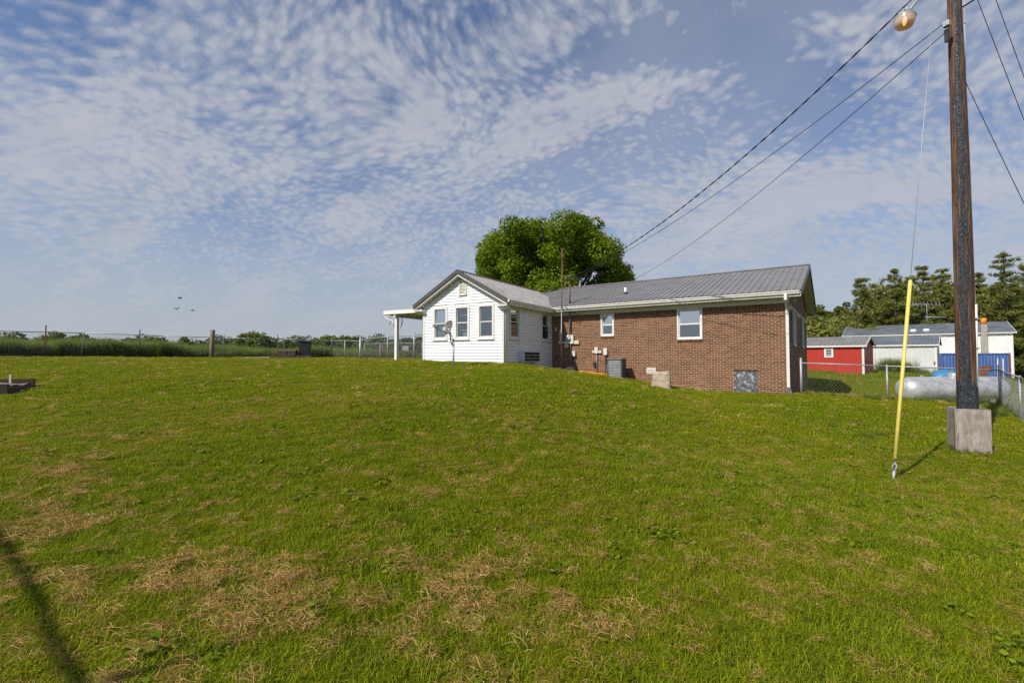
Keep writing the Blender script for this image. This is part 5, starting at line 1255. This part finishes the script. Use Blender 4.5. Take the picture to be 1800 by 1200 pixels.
dl = [(1440, 533, 78, 3.2, 'yellow-green leafy tree touching the brick gable end'), (1466, 540, 80, 3.0, 'leafy tree between the gable end and the slender pine'), (1487, 528, 82, 2.6, 'feathery light green tree beside the slender pine'), (1452, 566, 74, 3.6, 'low leafy bush directly above the red shed roof')]
for i_, (px, py, D, rw, lab) in enumerate(dl):
    b = at(px, 640, D); z = gz(b.x, b.y); broad_tree('leafy_tree', (b.x, b.y, z), at(px, py, D).z - z, rw, lab, M_DECID, 70, .16, 330, 71 + i_, .0, .34)
# understorey along the back of the buildings
def mass(name, pts, matl, lab, leaf, nper, seed, squash=(1, 1, .8)):
    C = [np.array(p[:3]) for p in pts]; Rr = [p[3] for p in pts]; rs_ = np.random.RandomState(seed)
    V, Fc, T = leaves(C, Rr, [int(nper * r_ * r_) for r_ in Rr], leaf, .5, 1.0, seed, squash, list(rs_.rand(len(C)) * .4), shell=.6)
    return tag(link_mesh(name, V, Fc, matl, tint=T), lab, kind='stuff')
pts = []
for i_ in range(110):
    px = R.uniform(1425, 1900); D = R.uniform(66, 80); b = at(px, 640, D); z = gz(b.x, b.y); top = at(px, (520 if px > 1530 else 566) + R.uniform(-18, 30), D).z; zz = z
    while zz < top: pts.append((b.x + R.uniform(-1, 1), b.y + R.uniform(-1, 1), zz, R.uniform(1.4, 2.3))); zz += 1.5
mass('undergrowth', pts, M_PINE, 'dark undergrowth filling the gaps below the pines', .22, 75, 3)
# far tree line at left
pts = []
for i_ in range(230):
    px = -500 + i_ * 6 + R.uniform(-5, 5); D = R.uniform(120, 170)
    if px > 900: break
    b = at(px, 640, D); top = at(px, 601 + 6 * math.sin(px * .045) + R.uniform(-3, 4), D).z; z = gz(b.x, b.y)
    zz = z + 1
    while zz < top: pts.append((b.x, b.y, zz, R.uniform(1.4, 2.4))); zz += 1.6
mass('far_woods', pts, M_HEDGE, 'far tree line beyond the field at left', .33, 28, 8)
ft = [(28, 592, 75, 3.2, 'wide dark bush at the far left beyond the fence'), (100, 588, 72, 3.0, 'round bush beyond the fence right of the red stake'), (140, 594, 80, 2.6, 'low bush beyond the second fence bay'), (178, 596, 85, 2.6, 'pale bush seen above the weeds left of the green stake'),
      (240, 597, 80, 3.4, 'long low bush behind the green stake'), (272, 593, 70, 2.0, 'dark bush between the green stake and the wooden post'), (318, 597, 84, 2.6, 'small far bush left of the wooden post'), (447, 589, 62, 3.0, 'largest round tree beyond the fence right of the wooden post'),
      (515, 604, 70, 2.4, 'bushy tree beyond the fence just left of the bin'), (575, 598, 66, 3.0, 'thin topped tree right of the bin beyond the gate'), (618, 599, 66, 2.8, 'dark tree beyond the gate with a wispy top'), (660, 605, 62, 2.8, 'round tree beyond the short wooden post'), (727, 600, 50, 2.3, 'dark tree seen beneath the patio cover')]
for i_, (px, py, D, rw, lab) in enumerate(ft):
    b = at(px, 640, D); z = gz(b.x, b.y); broad_tree('field_tree', (b.x, b.y, z), at(px, py - 6, D).z - z, rw, lab, M_DECID if i_ % 4 else M_HEDGE, 34, .19, 190, 101 + i_, .05, .34, group='bushes beyond the left fence')
# unseen tree added left of view, its limb shaped to shadow the near lawn
shd = thing('shadow_tree', (-6.1, -4.2, gz(-6.1, -4.2)), 'unseen bare tree left behind the viewer, added to cast the lawn shadow', 'tree')
mb = MB(); limb(mb, (-6.1, -4.2, -.3), (-4.98, -1.25, 3.8), .10, .05, 4, 6, .03); mb.build('trunk', M_BARK, shd)
mb = MB(); limb(mb, (-4.98, -1.27, 3.78), (-5.15, -.73, 3.95), .045, .038, 4, 3, .02); limb(mb, (-5.15, -.74, 3.95), (-8.45, 1.60, 4.2), .030, .024, 6, 9, .03); limb(mb, (-5.25, -.6, 4.0), (-4.9, -.4, 4.2), .035, .015, 7, 4, .1); mb.build('limbs', M_BARK, shd)

# ------------------------------------------------------------------ grass, clippings and weeds
def blades(n, rad_, h, wd, lean, rs_, kind='g', seg2=True):
    V, Fc, T = [], [], []
    for i in range(n):
        a = rs_.uniform(0, 6.283); r_ = rad_ * math.sqrt(rs_.rand()); x, y = r_ * math.cos(a), r_ * math.sin(a)
        d = rs_.uniform(0, 6.283); L = h * rs_.uniform(.5, 1.15); ln = lean * rs_.uniform(.2, 1.3); dx, dy = math.cos(d), math.sin(d); wx, wy = -dy * wd / 2, dx * wd / 2
        t_ = rs_.rand(); b = len(V)
        if kind == 's':
            z0 = rs_.uniform(.005, h * .35) * max(0, 1 - r_ / rad_ * .8) + .012; el = rs_.normal(0, .16); L = rs_.uniform(.03, .12)
            c_, s_ = math.cos(el), math.sin(el); k_ = rs_.uniform(-.25, .25)
            P0 = (x, y, z0); P1 = (x + dx * L * c_ * .5, y + dy * L * c_ * .5, z0 + L * s_ * .5 + .008); P2 = (x + (dx - k_ * dy) * L * c_, y + (dy + k_ * dx) * L * c_, max(.004, z0 + L * s_ - .01))
            up = wd * .5
            V += [(P0[0] + wx, P0[1] + wy, P0[2]), (P0[0] - wx, P0[1] - wy, P0[2] + up), (P1[0] + wx, P1[1] + wy, P1[2]), (P1[0] - wx, P1[1] - wy, P1[2] + up), (P2[0], P2[1], P2[2])]
        else:
            m_ = .5; V += [(x + wx, y + wy, -.01), (x - wx, y - wy, -.01), (x + wx * .8 + dx * L * ln * .3, y + wy * .8 + dy * L * ln * .3, L * m_), (x - wx * .8 + dx * L * ln * .3, y - wy * .8 + dy * L * ln * .3, L * m_), (x + dx * L * ln, y + dy * L * ln, L * (1 - .25 * ln))]
        Fc += [(b, b + 1, b + 3, b + 2), (b + 2, b + 3, b + 4)]; T += [t_] * 5
    return V, Fc, T
src = bpy.data.collections.new('grass_sources')
def source(name, V, Fc, T, matl):
    me = bpy.data.meshes.new(name); me.from_pydata(V, [], Fc); me.materials.append(matl)
    a = me.attributes.new('tint', 'FLOAT', 'POINT'); a.data.foreach_set('value', np.array(T, np.float32))
    o = bpy.data.objects.new(name, me); src.objects.link(o); return o
rs_ = np.random.RandomState(5)
for k in range(4): source('a_grass_%d' % k, *blades(140, .13, .042 + .007 * k, .0038, 1.25, rs_), M_GRASS)           # 0-3
for k in range(3): source('b_grass_far_%d' % k, *blades(210, .24, .038 + .005 * k, .0058, .9, rs_), M_GRASS)          # 4-6
for k in range(3): source('c_straw_%d' % k, *blades(60, .12, .050, .0020, 1, rs_, 's'), M_STRAW)                    # 7-9
source('d_straw_far', *blades(46, .17, .05, .0060, 1, rs_, 's'), M_STRAW)                                          # 10
for k in range(2):                                                                                                  # 11-12 broad weeds
    V, Fc, T = [], [], []
    for i in range(16):
        a = rs_.uniform(0, 6.28); r_ = .07 * math.sqrt(rs_.rand()); c = Vector((r_ * math.cos(a), r_ * math.sin(a), rs_.uniform(.03, .06))); s = rs_.uniform(.008, .016); b = len(V); tl = Vector((rs_.uniform(-.4, .4), rs_.uniform(-.4, .4)))
        for q in range(6): th = q * math.pi / 3; dx, dy = s * math.cos(th), s * math.sin(th); V.append((c.x + dx, c.y + dy, c.z + dx * tl.x + dy * tl.y))
        Fc.append(tuple(range(b, b + 6))); T += [rs_.rand()] * 6
    source('e_clover_%d' % k, V, Fc, T, M_CLOVER)
V, Fc, T = blades(150, .30, .10, .010, 1.0, rs_); source('f_tuft', V, Fc, T, M_GRASS)                                # 13
srcw = bpy.data.collections.new('weed_sources')
for k in range(3):
    V, Fc, T = [], [], []
    for i in range(46):
        a = rs_.uniform(0, 6.28); r_ = .35 * math.sqrt(rs_.rand()); x, y = r_ * math.cos(a), r_ * math.sin(a); h = rs_.uniform(.45, 1.05); lx, ly = rs_.uniform(-.22, .22, 2)
        for q in range(14):
            f = (q + 1) / 14; c = Vector((x + lx * f * f, y + ly * f * f, h * f)); th = rs_.uniform(0, 6.28); L = rs_.uniform(.06, .15) * (1.25 - f * .7); dx, dy = math.cos(th), math.sin(th); w_ = .016; b = len(V)
            V += [(c.x, c.y, c.z), (c.x + dx * L * .5 - dy * w_, c.y + dy * L * .5 + dx * w_, c.z + L * .35), (c.x + dx * L, c.y + dy * L, c.z + L * .25), (c.x + dx * L * .5 + dy * w_, c.y + dy * L * .5 - dx * w_, c.z + L * .35)]
            Fc.append((b, b + 1, b + 2, b + 3)); T += [min(1, rs_.rand() * .7 + .25 * f)] * 4
        b = len(V); V += [(x - .004, y, 0), (x + .004, y, 0), (x + lx, y + ly, h)]; Fc.append((b, b + 1, b + 2)); T += [.6] * 3
    o = source('weed_%d' % k, V, Fc, T, M_WEED); src.objects.unlink(o); srcw.objects.link(o)
def scatter(name, P, rot, scl, idx, coll, matl, lab):
    me = bpy.data.meshes.new(name); me.vertices.add(len(P)); me.vertices.foreach_set('co', np.asarray(P, np.float32).ravel())
    for nm, ty, dat, key in (('rot', 'FLOAT_VECTOR', rot, 'vector'), ('scl', 'FLOAT', scl, 'value'), ('pick', 'INT', idx, 'value')):
        a = me.attributes.new(nm, ty, 'POINT'); a.data.foreach_set(key, np.asarray(dat, np.int32 if ty == 'INT' else np.float32).ravel())
    o = bpy.data.objects.new(name, me); COL.objects.link(o); me.materials.append(matl)
    ng = bpy.data.node_groups.new(name + '_nodes', 'GeometryNodeTree')
    ng.interface.new_socket('Geometry', in_out='INPUT', socket_type='NodeSocketGeometry'); ng.interface.new_socket('Geometry', in_out='OUTPUT', socket_type='NodeSocketGeometry')
    gi, go = ng.nodes.new('NodeGroupInput'), ng.nodes.new('NodeGroupOutput'); ci = ng.nodes.new('GeometryNodeCollectionInfo')
    ci.inputs['Collection'].default_value = coll; ci.inputs['Separate Children'].default_value = True; ci.inputs['Reset Children'].default_value = True
    ip = ng.nodes.new('GeometryNodeInstanceOnPoints'); ip.inputs['Pick Instance'].default_value = True
    def na(nm, ty): n_ = ng.nodes.new('GeometryNodeInputNamedAttribute'); n_.data_type = ty; n_.inputs[0].default_value = nm; return n_.outputs[0]
    e2r = ng.nodes.new('FunctionNodeEulerToRotation'); L_ = ng.links.new
    L_(gi.outputs[0], ip.inputs['Points']); L_(ci.outputs[0], ip.inputs['Instance']); L_(na('pick', 'INT'), ip.inputs['Instance Index'])
    L_(na('rot', 'FLOAT_VECTOR'), e2r.inputs[0]); L_(e2r.outputs[0], ip.inputs['Rotation']); L_(na('scl', 'FLOAT'), ip.inputs['Scale']); L_(ip.outputs[0], go.inputs[0])
    md = o.modifiers.new('scatter', 'NODES'); md.node_group = ng
    return tag(o, lab, kind='stuff')
def blocked(x, y):
    """house footprints, shed floors, dirt strips and beds carry no lawn grass"""
    bad = np.zeros(len(x), bool)
    for M, (x0, y0, x1, y1) in ((HM, (-16, -.12, 0, 9)), (HM, (-9.4, -.55, -2.6, 0)), (AM, (-GW, -.02, 0, 5)), (SM, (.6, -.5, 4.3, 0)), (RB, (-Lb, -.02, .02, 1.3)), (PMx, (0, -.02, Lp, 1.7)), (BXM, (-s_x, -s_x, s_x, s_x))):
        Mi = M.inverted(); lx = Mi[0][0] * x + Mi[0][1] * y + Mi[0][3]; ly = Mi[1][0] * x + Mi[1][1] * y + Mi[1][3]
        bad |= (lx > x0) & (lx < x1) & (ly > y0) & (ly < y1)
    return bad
s_x = .23
def wedge(n, y0, y1, seed, wide=1.32, pad=1.5):
    rs2 = np.random.RandomState(seed); y = np.sqrt(rs2.rand(n) * (y1 ** 2 - y0 ** 2) + y0 ** 2); x = (rs2.rand(n) * 2 - 1) * (wide * y + pad); return x, y, rs2
PP, RR, SS, II = [], [], [], []
def dryness(x, y):
    a = fbm(x * 1.25 + 40, y * 1.25 + 60, 4); b = fbm(x * .22 + 7, y * .22 + 3, 2)
    near = np.clip((7.5 - y) / 4.5, 0, 1) * np.clip((1.6 - x) / 2.2, 0, 1)
    left = np.clip((-x - .25 * y) / 9, 0, 1)
    c = fbm(x * 3.1 + 11, y * 3.1 + 77, 3); d = fbm(x * 6.5 + 5, y * 6.5 + 13, 2); return .52 * a + .28 * c + .22 * d + .08 * (b - .5) + .24 * near + .03 * left - .085
for (n, y0, y1, kind, sd_) in ((26000, 1.3, 9, 0, 1), (46000, 8.2, 30, 1, 2), (9000, 28, 50, 2, 3)):
    x, y, rs2 = wedge(n, y0, y1, sd_); ok = ~blocked(x, y); x, y = x[ok], y[ok]; z = ground(x, y); dr = dryness(x, y); m_ = len(x)
    # slope of the left fence line: beyond it weeds take over
    bey = (x - l0[0]) * (-dlt[1]) + (y - l0[1]) * dlt[0] > 0.3 * math.hypot(*dlt)
    keep = ~(bey & (x < l1[0])); x, y, z, dr = x[keep], y[keep], z[keep], dr[keep]; m_ = len(x)
    gidx = rs2.randint(0, 4, m_) if kind == 0 else rs2.randint(4, 7, m_)
    if kind == 2: gidx[:] = 13
    sc = (.75 + .5 * rs2.rand(m_)) * (1.0 if kind == 0 else (1.0, 1.05, 1.2)[kind]) * (.70 + .6 * fbm(x * .8, y * .8, 2))
    thin = rs2.rand(m_) < np.clip((dr - .66) * 5, 0, .4)
    k2 = ~thin
    PP.append(np.stack([x, y, z], 1)[k2]); SS.append(sc[k2]); II.append(gidx[k2]); RR.append(np.stack([rs2.normal(0, .05, m_), rs2.normal(0, .05, m_), rs2.rand(m_) * 6.283], 1)[k2])
    if kind < 2:
        st = rs2.rand(m_) < np.clip((dr - (.585 if kind == 0 else .635)) * (4.0 if kind == 0 else 2.0), 0, .72)
        xs_, ys_, zs_ = x[st], y[st], z[st]; q = len(xs_)
        PP.append(np.stack([xs_ + rs2.normal(0, .05, q), ys_ + rs2.normal(0, .05, q), zs_ + (.018 + .09 * np.clip(dr[st] - .62, 0, .3))], 1)); SS.append(.5 + .6 * rs2.rand(q)); II.append(rs2.randint(7, 10, q) if kind == 0 else np.full(q, 10)); RR.append(np.stack([rs2.normal(0, .22, q), rs2.normal(0, .22, q), rs2.rand(q) * 6.283], 1))
        # loose single-stalk scatter everywhere
        st = rs2.rand(m_) < (.16 if kind == 0 else .12); xs_, ys_, zs_ = x[st], y[st], z[st]; q = len(xs_)
        PP.append(np.stack([xs_, ys_, zs_ + .02], 1)); SS.append(.4 + .5 * rs2.rand(q)); II.append(rs2.randint(7, 10, q) if kind == 0 else np.full(q, 10)); RR.append(np.stack([rs2.normal(0, .3, q), rs2.normal(0, .3, q), rs2.rand(q) * 6.283], 1))
    if kind == 0:
        cl = (fbm(x * 1.8 + 90, y * 1.8 + 20, 3) > .50) & (rs2.rand(m_) < .05); q = cl.sum()
        PP.append(np.stack([x[cl], y[cl], z[cl]], 1)); SS.append(.7 + .7 * rs2.rand(q)); II.append(rs2.randint(11, 13, q)); RR.append(np.stack([np.zeros(q), np.zeros(q), rs2.rand(q) * 6.283], 1))
scatter('grass', np.concatenate(PP), np.concatenate(RR), np.concatenate(SS), np.concatenate(II), src, M_GRASS, 'mown green lawn grass strewn with dry straw-coloured clippings')
# weeds beyond the left fence, under the right fence and at the shed
PP, SS = [], []; rs2 = np.random.RandomState(77)
n = 5200; tt = rs2.uniform(-.9, 1.9, n); off = .15 + 16 * rs2.rand(n) ** 1.5
nx_, ny_ = -dlt[1] / math.hypot(*dlt), dlt[0] / math.hypot(*dlt)
x = l0[0] + dlt[0] * tt + nx_ * off; y = l0[1] + dlt[1] * tt + ny_ * off; ok = ~((x > -13.2) & (y < 36)); x, y = x[ok], y[ok]
hgt_ = np.clip(.18 + 1.35 * fbm(x * .45, y * .45, 3) - .02 * (x + 24),   .25, .85); PP.append(np.stack([x, y, ground(x, y)], 1)); SS.append(hgt_ * (.8 + .4 * rs2.rand(len(x))))
for (ax, ay, bx_, by_, n, s0) in ((*rm_, *r1, 45, .17), (*r0, *rm_, 16, .2), (*r1, *r2, 20, .2)):
    f = rs2.rand(n); x = ax + (bx_ - ax) * f; y = ay + (by_ - ay) * f + rs2.normal(0, .15, n); PP.append(np.stack([x, y, ground(x, y)], 1)); SS.append(s0 * (.5 + .8 * rs2.rand(n)))
for a_ in np.linspace(0, 6.28, 26):
    q = BXM @ Vector((.27 * math.cos(a_) / max(abs(math.cos(a_)), abs(math.sin(a_))), .27 * math.sin(a_) / max(abs(math.cos(a_)), abs(math.sin(a_))), 0)); PP.append(np.array([[q.x, q.y, gz(q.x, q.y)]])); SS.append(np.array([rs2.uniform(.06, .14)]))
for (px, D, n, sx, s0) in ((1680, 17.7, 50, 2.6, .17), (1572, 35.0, 60, 1.1, .9), (1600, 34.4, 70, 2.8, .45), (590, 34, 60, 3, .5), (690, 33, 90, 4, .55), (1745, 12.5, 14, .8, .25)):
    b = at(px, 640, D); x = b.x + rs2.normal(0, sx * .55, n); y = b.y + rs2.normal(0, .35, n); PP.append(np.stack([x, y, ground(x, y)], 1)); SS.append(s0 * (.6 + .7 * rs2.rand(n)))
P_ = np.concatenate(PP); q = len(P_)
scatter('tall_weeds', P_, np.stack([rs2.normal(0, .08, q), rs2.normal(0, .08, q), rs2.rand(q) * 6.283], 1), np.concatenate(SS), rs2.randint(0, 3, q), srcw, M_WEED, 'tall rough weeds growing beyond and along the fences')
